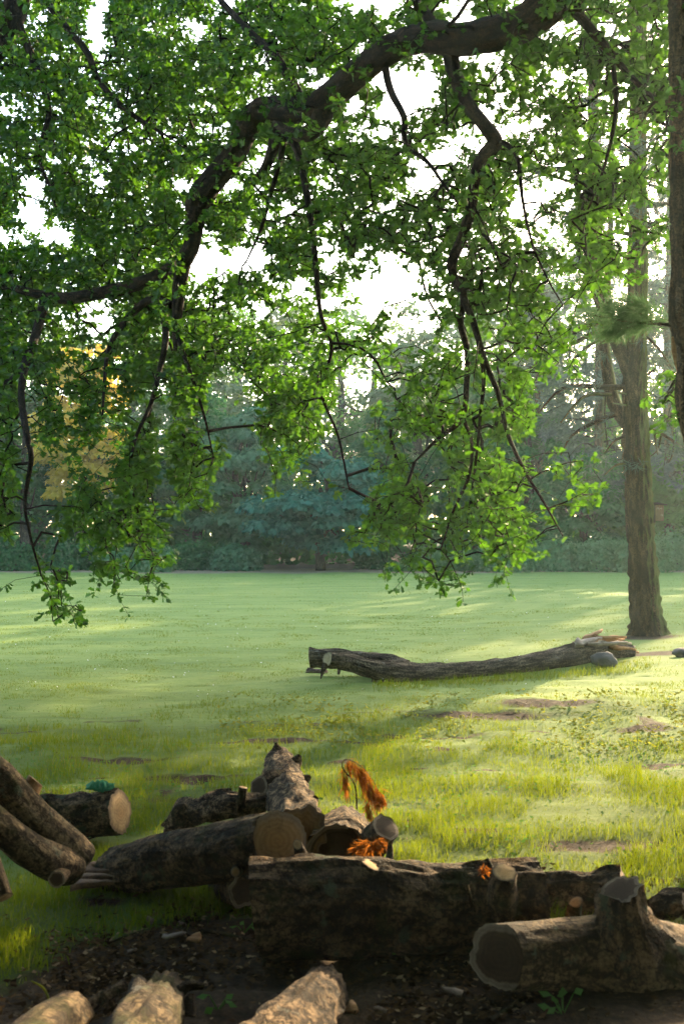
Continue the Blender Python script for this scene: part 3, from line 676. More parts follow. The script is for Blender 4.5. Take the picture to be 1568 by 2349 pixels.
V, Fq, uv, T = tube_geo([rp(1541, 772, -.03), rp(1546, 805, -.02), rp(1552, 840, 0), rp(1556, 862, .02)], [er(2), er(7), er(5), er(1)], 10, 8, .2, 0, 2)
add('bark_wound', np_mesh('bark_wound', V.reshape(-1, 3), Fq, M['splinter'], True, uv), edge)
rq = np.random.default_rng(78); cen, dr = [], []
for i, (q, rad) in enumerate([([rp(1545, 748), rp(1500, 742, .2), rp(1440, 738, .3), rp(1390, 728, .4), rp(1345, 722, .5)], [5, 4, 3, 2, 1]), ([rp(1500, 742, .2), rp(1460, 715, .1), rp(1420, 700, .1)], [3, 2, 1]), ([rp(1470, 740, .25), rp(1430, 755, .6), rp(1390, 765, .8)], [2.5, 2, 1]),
                              ([rp(1545, 240), rp(1505, 232, .2), rp(1478, 262, .3)], [6, 5, 3])]):
    V, Fq, uv, T = tube_geo(q, [er(a) for a in rad], 10, 6)
    add('side_branch', np_mesh('side_branch', V.reshape(-1, 3), Fq, M['bark_pine'], True, uv), edge)
    if i < 3:
        qq, _ = catmull(q, 20)
        for s in range(110):
            k = rq.integers(4, len(qq)); cen.append(qq[k] + rand_dirs(1, rq)[0] * np.array([.10, .22, .03])); dr.append(qq[-1] - qq[-3])
dr = np.array(dr); dr /= np.linalg.norm(dr, axis=1)[:, None]
V, Fc = needle_tufts(np.array(cen), dr, 16, .085, .05, .8, rq, 0)
add('needles', np_mesh('needles', V, Fc, M['needle_green']), edge, 'stuff')

# ------------------------------------------------------------------ the oak: limb, branches, twigs, leaves
def oak_depth(u, v):
    u = np.asarray(u, float); v = np.asarray(v, float)
    a = 8.4 + 6.6 * sstep(0, 1, (1300 - u) / 1350.0)
    low = sstep(650, 1050, v)
    b = np.interp(u, [-400, 0, 200, 420, 620, 860, 950, 1340, 1600, 2000], [11, 11, 11.6, 12.4, 12.8, 11.4, 9.6, 9.0, 7.0, 7.0])
    return a * (1 - low) + b * low
def op(u, v, dd=0.0):
    d = float(oak_depth(u, v)) + dd; q = P(u, v, d); return (q.x, q.y, q.z), d
oak_base = Vector((5.9, 4.6, gh(5.9, 4.6)))
oak = empty('oak_tree', oak_base, 'spreading oak whose dark crooked limb and drooping leafy sprays hang across the top', 'tree')
skel = []        # (points array) for twig attachment
def oak_branch(name, pl, rad, nl=None, ns=None, first=None, seed=0, lumps=()):
    pts = []; rr = []
    for (u, v), q in zip(pl, rad):
        p, d = op(u, v); pts.append(p); rr.append(px(q, d))
    if first: pts = first[0] + pts; rr = first[1] + rr
    nl = nl or 8 * len(pts); big = max(rad) > 14
    V, Fq, uv, T = tube_geo(pts, rr, nl, ns or (24 if big else 8), .09 if big else .06, .05 if big else 0, seed, lumps=lumps, ksm=2.0)
    add(name, np_mesh(name, V.reshape(-1, 3), Fq, M['bark_oak' if big else 'twig'], True, uv), oak)
    path, _ = catmull(pts, max(nl, 12 * len(pts))); skel.append(path)
# trunk of the oak stands right of the picture
V, Fq, uv, T = tube_geo([tuple(oak_base - Vector((0, 0, .3))), tuple(oak_base + Vector((0, 0, .3))), tuple(oak_base + Vector((-.05, .05, 2.0))), tuple(oak_base + Vector((0, .1, 4.2))), tuple(oak_base + Vector((.2, 0, 7.0))), tuple(oak_base + Vector((.3, -.2, 10)))],
                        [.75, .52, .45, .42, .3, .12], 50, 32, .1, .1, 21, ksm=1.0)
add('trunk', np_mesh('trunk', V.reshape(-1, 3), Fq, M['bark_oak'], True, uv), oak)
lead = ([tuple(oak_base + Vector((-.1, .1, 4.0))), (4.9, 5.7, 5.0), (3.4, 7.4, 5.9)], [.30, .26, .20])
oak_branch('limb', [(1420, -105), (1270, 5), (1180, 62), (1060, 92), (960, 88), (880, 122), (800, 185), (735, 238), (690, 254), (610, 250), (572, 280), (540, 345), (500, 400), (458, 455), (448, 500), (440, 560), (420, 605), (411, 670), (404, 750), (402, 800)],
           [48, 43, 40, 37, 34, 31, 34, 32, 28, 27, 28, 27, 28, 29, 23, 19, 19, 16, 10, 5], 240, 30, lead, 1, lumps=[(.50, 1.0, .05, .10), (.60, 4.0, .06, .10), (.72, 2.0, .06, .10), (.76, 5.0, .05, .08)])
BR = [('branch', [(428, 590), (380, 627), (300, 657), (220, 674), (150, 684), (80, 673), (0, 655), (-120, 640)], [19, 17, 15, 14, 14, 10, 8, 5]),
      ('branch', [(745, 232), (738, 270), (715, 300), (685, 310), (655, 300), (632, 282)], [26, 24, 19, 15, 12, 10]),
      ('branch', [(105, 682), (92, 735), (70, 805), (45, 855), (0, 885), (-60, 900)], [13, 12, 11, 8, 6, 4]),
      ('branch', [(68, 805), (50, 890), (60, 990), (72, 1050), (58, 1150), (70, 1230), (95, 1320)], [10, 8, 8, 6, 4, 3, 2]),
      ('branch', [(634, 285), (626, 340), (603, 392), (575, 415)], [17, 14, 10, 6]),
      ('branch', [(655, 303), (640, 375), (622, 440), (600, 520), (565, 600)], [8, 6, 5, 4, 2]),
      ('branch', [(660, 303), (683, 350), (708, 470), (722, 590), (735, 720), (760, 800), (738, 900), (775, 1000), (800, 1120)], [12, 9, 8, 7, 5, 4, 4, 3, 2]),
      ('branch', [(880, 90), (884, 160), (897, 212), (926, 270), (930, 330), (980, 372), (1015, 420), (1060, 480)], [9, 9, 9, 8, 7, 5, 4, 3]),
      ('branch', [(1030, 100), (1040, 160), (1068, 230), (1108, 285), (1134, 325), (1107, 360), (1090, 400), (1080, 470), (1062, 540), (1036, 600), (1042, 642), (1062, 680), (1055, 740), (1070, 800), (1070, 870), (1058, 960), (1000, 1010), (950, 1060)], [22, 17, 16, 16, 19, 15, 13, 12, 12, 11, 9, 9, 8, 7, 7, 6, 4, 2]),
      ('branch', [(1063, 685), (1085, 740), (1112, 830), (1142, 905), (1165, 1000), (1205, 1085), (1245, 1150), (1290, 1230)], [9, 8, 7, 6, 5, 4, 3, 1.5]),
      ('branch', [(1088, 745), (1108, 860), (1100, 960), (1088, 1080), (1070, 1200)], [6, 5, 4, 3, 2]),
      ('branch', [(1058, 955), (1080, 1010), (1075, 1090), (1040, 1170), (1010, 1260)], [5, 4, 4, 3, 2]),
      ('branch', [(1134, 322), (1165, 335), (1188, 370), (1198, 460), (1220, 560), (1255, 640), (1290, 700)], [6, 6, 5, 4, 3, 2.5, 1.5]),
      ('branch', [(1285, -20), (1335, 45), (1400, 122), (1440, 170), (1500, 225), (1580, 270)], [15, 12, 9, 7, 5, 3]),
      ('branch', [(1402, 125), (1412, 240), (1398, 330), (1372, 420), (1330, 520)], [7, 6, 4, 3, 1.5]),
      ('branch', [(-60, 160), (10, 85), (50, -30), (80, -120)], [26, 28, 30, 32]),
      ('branch', [(40, 50), (70, 120), (100, 200), (112, 262), (92, 360), (120, 440)], [9, 9, 8, 7, 5, 3]),
      ('branch', [(75, -40), (150, 60), (200, 120), (230, 190), (300, 260), (380, 310)], [9, 8, 8, 7, 6, 3]),
      ('branch', [(395, 700), (360, 685), (330, 695), (285, 740), (250, 800), (240, 880), (235, 960)], [9, 10, 9, 8, 6, 4, 2]),
      ('branch', [(372, 690), (380, 775), (366, 850), (345, 930), (310, 1010), (300, 1100), (330, 1220)], [9, 8, 6, 5, 4, 3, 1.5]),
      ('branch', [(403, 760), (420, 810), (445, 880), (470, 960), (490, 1050)], [6, 5, 4, 3, 1.5]),
      ('branch', [(1700, 640), (1610, 760), (1560, 850), (1530, 900)], [8, 6, 4, 2]),
      ('branch', [(700, 250), (640, 140), (560, 60), (470, -40)], [14, 10, 8, 6]),
      ('branch', [(1000, 70), (930, -40), (860, -150)], [14, 11, 8])]
for i, (n, pl, rad) in enumerate(BR): oak_branch(n, pl, rad, seed=30 + i)

GRID = np.array([
 [7,7,6,7,7,6,7,8,8,8,8,8,8,8,8,8],
 [6,7,7,7,7,7,8,8,7,3,6,8,8,8,8,8],
 [7,6,6,6,6,6,7,7,6,3,6,8,8,8,8,7],
 [7,7,5,6,7,7,7,7,7,7,7,8,8,8,7,7],
 [8,8,8,8,8,6,7,7,7,7,7,8,8,8,7,6],
 [8,8,8,8,7,6,7,7,7,7,6,7,8,8,6,4],
 [7,8,8,8,7,7,7,8,7,2,5,7,7,6,2,0],
 [7,6,6,7,7,7,7,8,7,0,4,6,6,3,0,0],
 [8,2,4,7,7,7,7,7,4,1,5,7,6,2,0,1],
 [8,2,4,8,8,6,6,6,3,3,6,8,7,2,0,5],
 [8,2,5,8,7,4,4,6,3,4,8,8,8,3,0,0],
 [8,2,7,8,4,0,2,6,4,7,8,8,8,4,0,0],
 [8,3,7,7,0,0,0,2,4,7,8,7,7,0,0,0],
 [9,5,1,4,0,0,0,0,0,3,5,2,0,0,0,0],
 [2,5,0,0,0,0,0,0,0,0,0,0,0,0,0,0],
 [0,0,0,0,0,0,0,0,0,0,0,0,0,0,0,0]], float)
def dens(u, v):
    gu = np.clip(u / 98.0 - .5, 0, 15); gv = np.clip(v / 98.0 - .5, 0, 15)
    i = np.minimum(gu.astype(int), 14); j = np.minimum(gv.astype(int), 14); a = gu - i; b = gv - j
    g = GRID[j, i] * (1 - a) * (1 - b) + GRID[j, i + 1] * a * (1 - b) + GRID[j + 1, i] * (1 - a) * b + GRID[j + 1, i + 1] * a * b
    return np.where(GRID[j + (b > .5), i + (a > .5)] == 0, g * .3, g)
HOLES = [(905, 660, 55, 45), (950, 200, 60, 45), (910, 250, 45, 30), (420, 425, 28, 22), (60, 490, 30, 25), (880, 180, 30, 30), (820, 240, 26, 30), (740, 190, 30, 20), (225, 100, 24, 24), (480, 400, 20, 14)]
def make_sprigs(n, u0, u1, v0, v1, spread, r, clump=.55):
    out = []
    while sum(len(o) for o in out) < n:
        k = 6000
        u = r.uniform(u0, u1, k); v = r.uniform(v0, v1, k)
        p = (dens(u, v) / 8.0) ** 1.35 * (oak_depth(u, v) / 12.5) ** 1.6
        p = p * np.clip(.5 + clump * 1.9 * noise3(np.stack([u / 75, v / 60, u * 0], -1), 91) + .35, 0.02, 1.4)
        lowf = sstep(700, 880, v); p = p * (1 - lowf + lowf * np.clip(.80 + 1.5 * noise3(np.stack([u / 62, v / 190, u * 0], -1), 47), .03, 1.35))
        for (a, b, c, e) in HOLES: p = np.where(((u - a) / c) ** 2 + ((v - b) / e) ** 2 < 1, 0, p)
        ok = r.random(k) < p
        u, v = u[ok], v[ok]
        d = oak_depth(u, v) + np.where(r.random(len(u)) < .88, np.abs(r.normal(0, 1.5 * spread, len(u))) + .15, -np.abs(r.normal(0, .7 * spread, len(u))))
        d = np.clip(d, 6.5, 19)
        a = (u - CX) / F_PX; b = -(v - CY) / F_PX
        y = CP - b * SP; z = SP + b * CP; t = d / y
        out.append(np.stack([a * t, d, CAM_Z + z * t], -1))
    return np.concatenate(out)[:n]
ro = np.random.default_rng(5)
sprigs = make_sprigs(15800, -60, 1640, -60, 1440, 1.0, ro)
above = make_sprigs(1100, -420, 2000, -800, -40, 1.4, ro)
# crown over the viewpoint and round the oak's trunk, unseen, shading the foreground
k = 700
over = np.stack([ro.uniform(-6, 8.5, k), ro.uniform(-6, 7.4, k), ro.uniform(5.9, 9.0, k)], -1)
S = np.concatenate([sprigs, above, over]); isover = np.arange(len(S)) >= len(S) - len(over)
branch_pts = np.concatenate(skel)
# join every sprig to the nearest wood already there, nearest first
def nearest(a, b):
    best = np.empty(len(a), int); dist = np.empty(len(a))
    for i in range(0, len(a), 500):
        q = a[i:i + 500]; d2 = (q ** 2).sum(1)[:, None] - 2 * q @ b.T + (b ** 2).sum(1)[None]
        best[i:i + 500] = d2.argmin(1); dist[i:i + 500] = np.sqrt(np.maximum(d2.min(1), 0))
    return best, dist
bi, bd = nearest(S, branch_pts)
order = np.argsort(bd); S = S[order]; bi = bi[order]; bd = bd[order]; isover = isover[order]
nodes = np.concatenate([branch_pts, S]); NB = len(branch_pts)
par = np.empty(len(S), int)
for i in range(len(S)):
    if i == 0: par[i] = bi[i]; continue
    prev = S[:i]; d2 = ((prev - S[i]) ** 2).sum(1) * (1.25 ** 2)
    j = d2.argmin()
    par[i] = (NB + j) if d2[j] < bd[i] ** 2 else bi[i]
cnt = np.ones(len(S))
for i in range(len(S) - 1, -1, -1):
    if par[i] >= NB: cnt[par[i] - NB] += cnt[i]
A0 = nodes[par]; A1 = S
ln = np.linalg.norm(A1 - A0, axis=1)
midp = (A0 + A1) / 2 + ro.normal(0, .07, A0.shape) * ln[:, None] + np.array([0, 0, .07]) * ln[:, None]
r1 = np.minimum(.0021 * cnt ** .45, .016); r0 = np.minimum(r1 * 1.35, .02)
def seg_tubes(a, b, ra, rb, ns=3):
    t = b - a; t = t / (np.linalg.norm(t, axis=1)[:, None] + 1e-9)
    up = np.where(np.abs(t[:, 2:3]) < .9, np.array([[0, 0, 1.0]]), np.array([[1.0, 0, 0]]))
    n = np.cross(t, up); n /= np.linalg.norm(n, axis=1)[:, None] + 1e-9; bn = np.cross(t, n)
    ang = np.arange(ns) * 2 * math.pi / ns
    ring = np.cos(ang)[None, :, None] * n[:, None] + np.sin(ang)[None, :, None] * bn[:, None]
    V = np.concatenate([a[:, None] + ring * ra[:, None, None], b[:, None] + ring * rb[:, None, None]], 1)
    off = np.arange(len(a))[:, None, None] * (2 * ns); j = np.arange(ns); j2 = (j + 1) % ns
    Fq = np.stack([j, j2, ns + j2, ns + j], -1)[None] + off
    return V.reshape(-1, 3), Fq.reshape(-1, 4)
V1, F1 = seg_tubes(A0, midp, r0, (r0 + r1) / 2); V2, F2 = seg_tubes(midp, A1, (r0 + r1) / 2, r1)
Vt = np.concatenate([V1, V2]); Ft = np.concatenate([F1, F2 + len(V1)])
add('twigs', np_mesh('twigs', Vt, Ft, M['twig'], True, np.zeros((len(Vt), 2))), oak, 'stuff')
tdir = A1 - midp; tdir /= np.linalg.norm(tdir, axis=1)[:, None] + 1e-9
nl = ro.integers(6, 11, len(S))
own = np.repeat(np.arange(len(S)), nl); K = len(own)
back = ro.random(K) ** 1.6
pos = S[own] + (midp[own] - S[own]) * (back * .8)[:, None] + ro.normal(0, .012, (K, 3))
td = tdir[own] * .55 + rand_dirs(K, ro) * .95 + np.array([0, 0, -.28])
tn = rand_dirs(K, ro) * .75 + np.array([0, 0, .75])
ls = ro.uniform(.038, .092, K) * np.clip(S[own][:, 1] / 10.5, .9, 1.4) * np.where(isover[own], 1.8, 1.0)
inframe = (pos[:, 1] > 7) & (np.abs(pos[:, 0] / pos[:, 1]) < .30) & ((pos[:, 2] - CAM_Z) / pos[:, 1] > -.1) & ((pos[:, 2] - CAM_Z) / pos[:, 1] < .46)
score = np.where(inframe, ls / pos[:, 1] * (1 - .45 * np.abs((tn / np.linalg.norm(tn, axis=1)[:, None])[:, 2])), 0)
big = np.argsort(-score)[:300]
mask = np.ones(K, bool); mask[big] = False
near = mask & inframe & (pos[:, 1] < 11.0); rest = mask & ~near
V, Fc = lobed(pos[near], tn[near], td[near], ls[near]); Vb, Fb = lobed(pos[rest], tn[rest], td[rest], ls[rest], LEAF_SIMPLE)
add('foliage', np_mesh('foliage', np.concatenate([V, Vb]), [Fc, Fb + len(V)], M['oak_leaf']), oak, 'stuff')
FV, FR, FL = leaf_template(LEAF_FINE)
rc_ = np.random.default_rng(66); k = 27000  # unseen large-leaved crown added overhead to keep skylight off the foreground
q = np.stack([rc_.uniform(-9.5, 11, k), rc_.uniform(-8, 8.2, k), np.zeros(k)], -1)
q[:, 2] = np.maximum(4.5, 2.5 + .52 * q[:, 1]) + rc_.random(k) ** 1.5 * 4.5
q = q[(fbm(q * .55, 2, 19) > -.42)]; k = len(q)
V, Fc = rhombs(q, rand_dirs(k, rc_) * .6 + np.array([0, 0, .8]), rand_dirs(k, rc_), rc_.uniform(.3, .55, k), rc_.uniform(.18, .32, k))
add('unseen_shade_crown', np_mesh('unseen_shade_crown', V, Fc, M['oak_leaf']), oak, 'stuff')
leaf_me = np_mesh('leaf', FV, [FR[None], FL[None]], M['oak_leaf'])
n_, t_, b_ = basis(tn[big], td[big])
pinv = Matrix.Translation(-oak_base)
for i in range(len(big)):
    s = ls[big[i]]
    o = bpy.data.objects.new('leaf', leaf_me); C.objects.link(o); o.parent = oak; o.matrix_parent_inverse = pinv
    B, Tn, N, p = b_[i] * s, t_[i] * s, n_[i] * s, pos[big[i]]
    o.matrix_basis = Matrix(((B[0], Tn[0], N[0], p[0]), (B[1], Tn[1], N[1], p[1]), (B[2], Tn[2], N[2], p[2]), (0, 0, 0, 1)))

# ------------------------------------------------------------------ logs
def log(name, pts, radii, bark, label, cat='log', group=None, nlen=60, nseg=40, rough=.07, ridge=.10, seed=0, cut0='cut_tan', cut1='cut_tan', shear0=(0, 0), shear1=(0, 0), lumps=(), parent=None, kr=7.0, dome=.006):
    pts = [tuple(p) for p in pts]
    if parent is None:
        c = np.mean(np.array(pts), 0); e = empty(name, (c[0], c[1], gh(c[0], c[1])), label, cat, group)
        pn = 'bark'
    else: e = parent; pn = name
    V, Fq, uv, T = tube_geo(pts, radii, nlen, nseg, rough, ridge, seed, kr, shear0, shear1, lumps)
    b = add(pn, np_mesh(pn, V.reshape(-1, 3), Fq, M[bark], True, uv), e)
    host = e if parent is None else b
    for ring, t, mat in ((V[0], -T[0], cut0), (V[-1], T[-1], cut1)):
        if mat:
            Vc, tri, qd, rad = cap_geo(ring, t, dome)
            o = add('cut_face', np_mesh('cut_face', Vc, [tri, qd], M[mat], True, attrs={'rad': rad}))
            if parent is None: parent_to(o, e)
            else: o.parent = b
    return e
def stub(e, name, pts, radii, bark, cut='cut_tan', nseg=18, nlen=14, seed=0, shear1=(0, 0), ridge=.1):
    log(name, pts, radii, bark, None, parent=e, nlen=nlen, nseg=nseg, seed=seed, cut0=None, cut1=cut, shear1=shear1, ridge=ridge, rough=.06, dome=.003)
def off(p, x=0, y=0, z=0): return Vector(p) + Vector((x, y, z))

# fallen trunk lying on the field
FD = 13.3
def fp(u, v, d): return P(u, v, d)
fallen = log('fallen_tree', [fp(752, 1512, 12.95), fp(800, 1520, 13.0), fp(850, 1534, 13.05), fp(905, 1543, 13.2), fp(960, 1545, 13.35), fp(1040, 1542, 13.5), fp(1120, 1536, 13.7), fp(1200, 1525, 13.9), fp(1270, 1513, 14.2), fp(1330, 1500, 14.5), fp(1385, 1492, 14.8), fp(1440, 1500, 15.0)],
             [px(q, 13.5) for q in (16, 18, 21, 25, 23, 21, 21, 22, 26, 30, 31, 26)], 'bark_fallen', 'long grey fallen trunk with a forked sawn end and a splintered butt, on the field', 'fallen trunk', nlen=150, nseg=40, seed=50, rough=.05, ridge=.09, cut0='cut_pale', cut1=None, shear0=(.1, .5), kr=6)
stub(fallen, 'fork_limb', [fp(930, 1538, 13.35), fp(870, 1522, 13.5), fp(800, 1514, 13.6), fp(755, 1511, 13.65), fp(711, 1510, 13.7)], [px(q, 13.5) for q in (24, 23, 22, 21.5, 22)], 'bark_fallen', 'cut_pale', 32, 60, 51, shear1=(.1, .1))
stub(fallen, 'branch_stub', [fp(745, 1524, 12.95), fp(741, 1537, 12.9), fp(735, 1558, 12.9)], [px(q, 13) for q in (6, 6, 1)], 'bark_fallen', None, 8, 6)
stub(fallen, 'branch_stub', [fp(777, 1530, 13.1), fp(776, 1547, 13.1)], [px(4, 13), px(3, 13)], 'bark_fallen', None, 8, 4)
stub(fallen, 'branch_stub', [fp(862, 1545, 13.1), fp(858, 1562, 13.1), fp(854, 1576, 13.1)], [px(7, 13), px(6, 13), px(5, 13)], 'bark_fallen', None, 10, 6)
def shard(e, name, p0, p1, w, th, mat, seed):
    r = np.random.default_rng(seed); p0 = np.array(p0); p1 = np.array(p1); t = p1 - p0; L = np.linalg.norm(t); t /= L
    up = np.array([0, 0, 1.0]); s = np.cross(t, up); s /= np.linalg.norm(s) + 1e-9; n = np.cross(s, t)
    V = []; k = 6
    for i in range(k):
        f = i / (k - 1); ww = w * (1 - f ** 2 * r.uniform(.6, 1.0)) * r.uniform(.8, 1.15); tt = th * (1 - .6 * f)
        c = p0 + t * L * f + n * r.normal(0, .06) * w + s * r.normal(0, .06) * w
        V += [c - s * ww - n * tt, c + s * ww - n * tt * r.uniform(.6, 1.2), c + s * ww * .8 + n * tt, c - s * ww * .8 + n * tt * r.uniform(.5, 1.3)]
    F4 = []
    for i in range(k - 1):
        for j in range(4): F4.append([i * 4 + j, i * 4 + (j + 1) % 4, i * 4 + 4 + (j + 1) % 4, i * 4 + 4 + j])
    F4.append([3, 2, 1, 0]); F4.append([k * 4 - 4, k * 4 - 3, k * 4 - 2, k * 4 - 1])
    return add(name, np_mesh(name, np.array(V), np.array(F4), M[mat]), e)
SH = [((1318, 1478, 14.4), (1380, 1462, 14.6), 9, 4, 'splinter_pale'), ((1345, 1470, 14.55), (1432, 1466, 14.8), 10, 5, 'splinter'), ((1340, 1466, 14.6), (1382, 1444, 14.7), 8, 3, 'splinter'), ((1360, 1462, 14.6), (1436, 1462, 14.7), 6, 4, 'splinter'),
      ((1375, 1475, 14.4), (1446, 1476, 14.5), 8, 4, 'splinter_pale'), ((1350, 1478, 14.35), (1438, 1472, 14.45), 7, 3, 'splinter_pale'), ((1400, 1484, 14.6), (1458, 1490, 14.7), 8, 4, 'splinter'), ((1410, 1496, 14.9), (1464, 1497, 15.0), 7, 4, 'splinter'),
      ((1395, 1502, 14.8), (1456, 1506, 14.9), 8, 4, 'bark_fallen'), ((1330, 1482, 14.3), (1322, 1462, 14.4), 7, 4, 'splinter_pale'), ((1330, 1480, 14.4), (1312, 1476, 14.4), 7, 4, 'bark_fallen'), ((1400, 1514, 14.8), (1448, 1516, 14.85), 8, 4, 'bark_fallen'), ((1420, 1488, 15.0), (1455, 1482, 15.1), 6, 3, 'splinter_pale')]
for i, (a, b, w_, t_, m) in enumerate(SH): shard(fallen, 'splinter', P(*a), P(*b), px(w_ * 1.5, 14.5), px(t_ * 1.4, 14.5), m, 200 + i)
log('short_log', [P(706, 1546, 14.0), P(748, 1547, 13.9)], [px(12, 14), px(12, 14)], 'bark_fallen', 'short round log piece lying under the sawn fork of the fallen trunk', group=None, nlen=14, nseg=20, seed=52, cut0='cut_dark', cut1='cut_dark')

def rock(name, c, sx, sy, sz, mat, label, cat, seed, n=3):
    import bmesh
    bm = bmesh.new(); bmesh.ops.create_icosphere(bm, subdivisions=n, radius=1)
    co = np.array([v.co[:] for v in bm.verts]); k = fbm(co * 1.3 + seed, 3, seed); k2 = np.abs(noise3(co * 2.3 + seed * 2, seed + 3))
    for v, a, b in zip(bm.verts, k, k2):
        v.co *= 1 + .34 * a - .22 * b; v.co.x *= sx; v.co.y *= sy; v.co.z = max(v.co.z, -.5) * sz
        v.co += Vector(c)
    for f in bm.faces: f.smooth = True
    me = bpy.data.meshes.new(name); bm.to_mesh(me); bm.free(); me.materials.append(M[mat])
    o = add(name, me); return tag(o, label, cat)
rc = G(1386, 1531); rock('stone', rc + Vector((0, .05, .075)), px(30, rc.y), .14, px(23, rc.y), 'stone', 'rounded grey stone in front of the splintered butt of the fallen trunk', 'stone', 5)
rc = G(1566, 1508); rock('stone', rc + Vector((.05, .1, .03)), .16, .13, .1, 'stone', 'dark stone at the right edge near the pine foot', 'stone', 9)

# foreground pile -------------------------------------------------
# big leaning log with its sawn end to the right
D0, D1 = P(262, 2004, 5.6), P(634, 1931, 4.92)
lgD = log('log', [D0, D0.lerp(D1, .33) + Vector((0, 0, .012)), D0.lerp(D1, .66), D1], [.118, .125, .125, .128], 'bark_log', 'thick brown log leaning with its round sawn end raised to the right', group='cut logs of the pile', nlen=140, nseg=76, seed=61, kr=9, ridge=.06, cut0='cut_brown', cut1='cut_brown', shear1=(.05, -.42))
stub(lgD, 'knot', [P(545, 1995, 4.95), P(540, 2000, 4.86)], [.03, .02], 'bark_log', 'cut_brown', 12, 5)
q0, q1 = P(560, 2043, 5.0), P(500, 2030, 5.6)
log('log', [q0, q1], [.07, .07], 'bark_log', 'small dark log end wedged under the leaning log', group='cut logs of the pile', nlen=20, nseg=24, seed=62, cut0='cut_dark', cut1='cut_dark')
# front log across the middle
I0, I1 = P(592, 2091, 4.62), P(1232, 2074, 4.80)
lgI = log('log', [I0, I0.lerp(I1, .3) + Vector((0, 0, .01)), I0.lerp(I1, .62) + Vector((0, 0, -.012)), I1], [.205, .190, .184, .186], 'bark_log', 'long front log lying across the middle with two pale sawn branch stubs', group='cut logs of the pile', nlen=170, nseg=84, seed=63, ridge=.06, kr=9, cut0='cut_dark', cut1='cut_tan', shear0=(-.16, -.16), shear1=(0, -.14),
          lumps=[(.88, .9, .03, .12), (.43, .5, .02, .1)])
stub(lgI, 'branch_stub', [P(1150, 2088, 4.64), P(1152, 2040, 4.60), P(1156, 2001, 4.585)], [.075, .06, .050], 'bark_log', 'cut_fresh', 22, 14, 64, shear1=(0, .25))
stub(lgI, 'branch_stub', [P(852, 2035, 4.66), P(853, 2008, 4.63), P(856, 1984, 4.62)], [.06, .048, .042], 'bark_log', 'cut_fresh', 20, 12, 65, shear1=(0, .25))
stub(lgI, 'branch_stub', [P(697, 1985, 4.78), P(690, 1962, 4.76), P(682, 1938, 4.75)], [.042, .03, .02], 'bark_log', 'cut_tan', 14, 10, 66, shear1=(.5, .6))
stub(lgI, 'twig_stub', [P(884, 1990, 4.76), P(893, 1965, 4.78), P(894, 1940, 4.8)], [.02, .016, .012], 'bark_log', None, 8, 6)
stub(lgI, 'twig_stub', [P(1122, 2000, 4.70), P(1120, 1985, 4.70), P(1114, 1972, 4.7)], [.02, .015, .012], 'bark_log', None, 8, 6)
stub(lgI, 'twig_stub', [P(1090, 2110, 4.58), P(1080, 2070, 4.56), P(1070, 2030, 4.56)], [.009, .008, .006], 'bark_pale', None, 6, 6)
# hollow log facing the camera behind it
lgG = log('log', [P(772, 1968, 5.25), P(780, 1935, 5.65), P(790, 1912, 6.05)], [.152, .148, .140], 'bark_flaky', 'log pointing at the camera with a dark cobwebbed hollow end, behind the front log', group='cut logs of the pile', nlen=50, nseg=48, seed=67, cut0=None, cut1='cut_brown', ridge=.07, rough=.05)
gc = P(772, 1968, 5.25)
V, Fq, uv, T = tube_geo([P(772, 1968, 5.252), P(774, 1962, 5.34), P(776, 1957, 5.42)], [.150, .118, .10], 8, 32, .06, 0, 4)
Vr = V.reshape(-1, 3); ctr = Vr[-32:].mean(0)
j = np.arange(32); tri = np.stack([np.full(32, len(Vr)), len(Vr) - 32 + j, len(Vr) - 32 + (j + 1) % 32], -1)
rad = np.concatenate([np.full(32, 1.0 - .08 * k) for k in range(len(V))] + [np.zeros(1)])
add('hollow_end', np_mesh('hollow_end', np.concatenate([Vr, ctr[None]]), [Fq, tri], M['cut_dark'], True, attrs={'rad': rad}), lgG)
stub(lgG, 'branch_stub', [P(838, 1950, 5.45), P(862, 1925, 5.32), P(884, 1898, 5.22)], [.085, .07, .066], 'bark_log', 'cut_dark', 24, 14, 68, shear1=(-.3, .2))
# knobbly log pointing away
lgE = log('log', [P(690, 1908, 5.35), P(668, 1850, 5.9), P(655, 1805, 6.5), P(645, 1768, 7.1), P(638, 1742, 7.6)], [.118, .12, .112, .105, .082], 'bark_flaky', 'knobbly flaky log pointing away with spiky broken tips at its far end', group='cut logs of the pile', nlen=90, nseg=44, seed=69, ridge=.10, rough=.10, cut0='cut_brown', cut1='cut_dark')
stub(lgE, 'burl', [P(640, 1815, 6.3), P(612, 1808, 6.25), P(594, 1805, 6.2)], [.10, .095, .06], 'bark_log', 'cut_dark', 18, 10, 70)
stub(lgE, 'broken_spike', [P(640, 1748, 7.3), P(636, 1726, 7.35), P(633, 1704, 7.35)], [.075, .05, .008], 'bark_log', None, 10, 6, 71)
stub(lgE, 'broken_spike', [P(668, 1765, 7.1), P(680, 1745, 7.1), P(687, 1732, 7.1)], [.05, .035, .012], 'bark_log', None, 10, 6, 72)
stub(lgE, 'broken_spike', [P(685, 1800, 6.6), P(703, 1786, 6.6), P(712, 1781, 6.6)], [.04, .025, .01], 'bark_log', None, 8, 6, 73)
stub(lgE, 'broken_spike', [P(692, 1868, 5.8), P(712, 1846, 5.8), P(726, 1828, 5.8)], [.05, .035, .015], 'bark_log', None, 10, 6, 74)
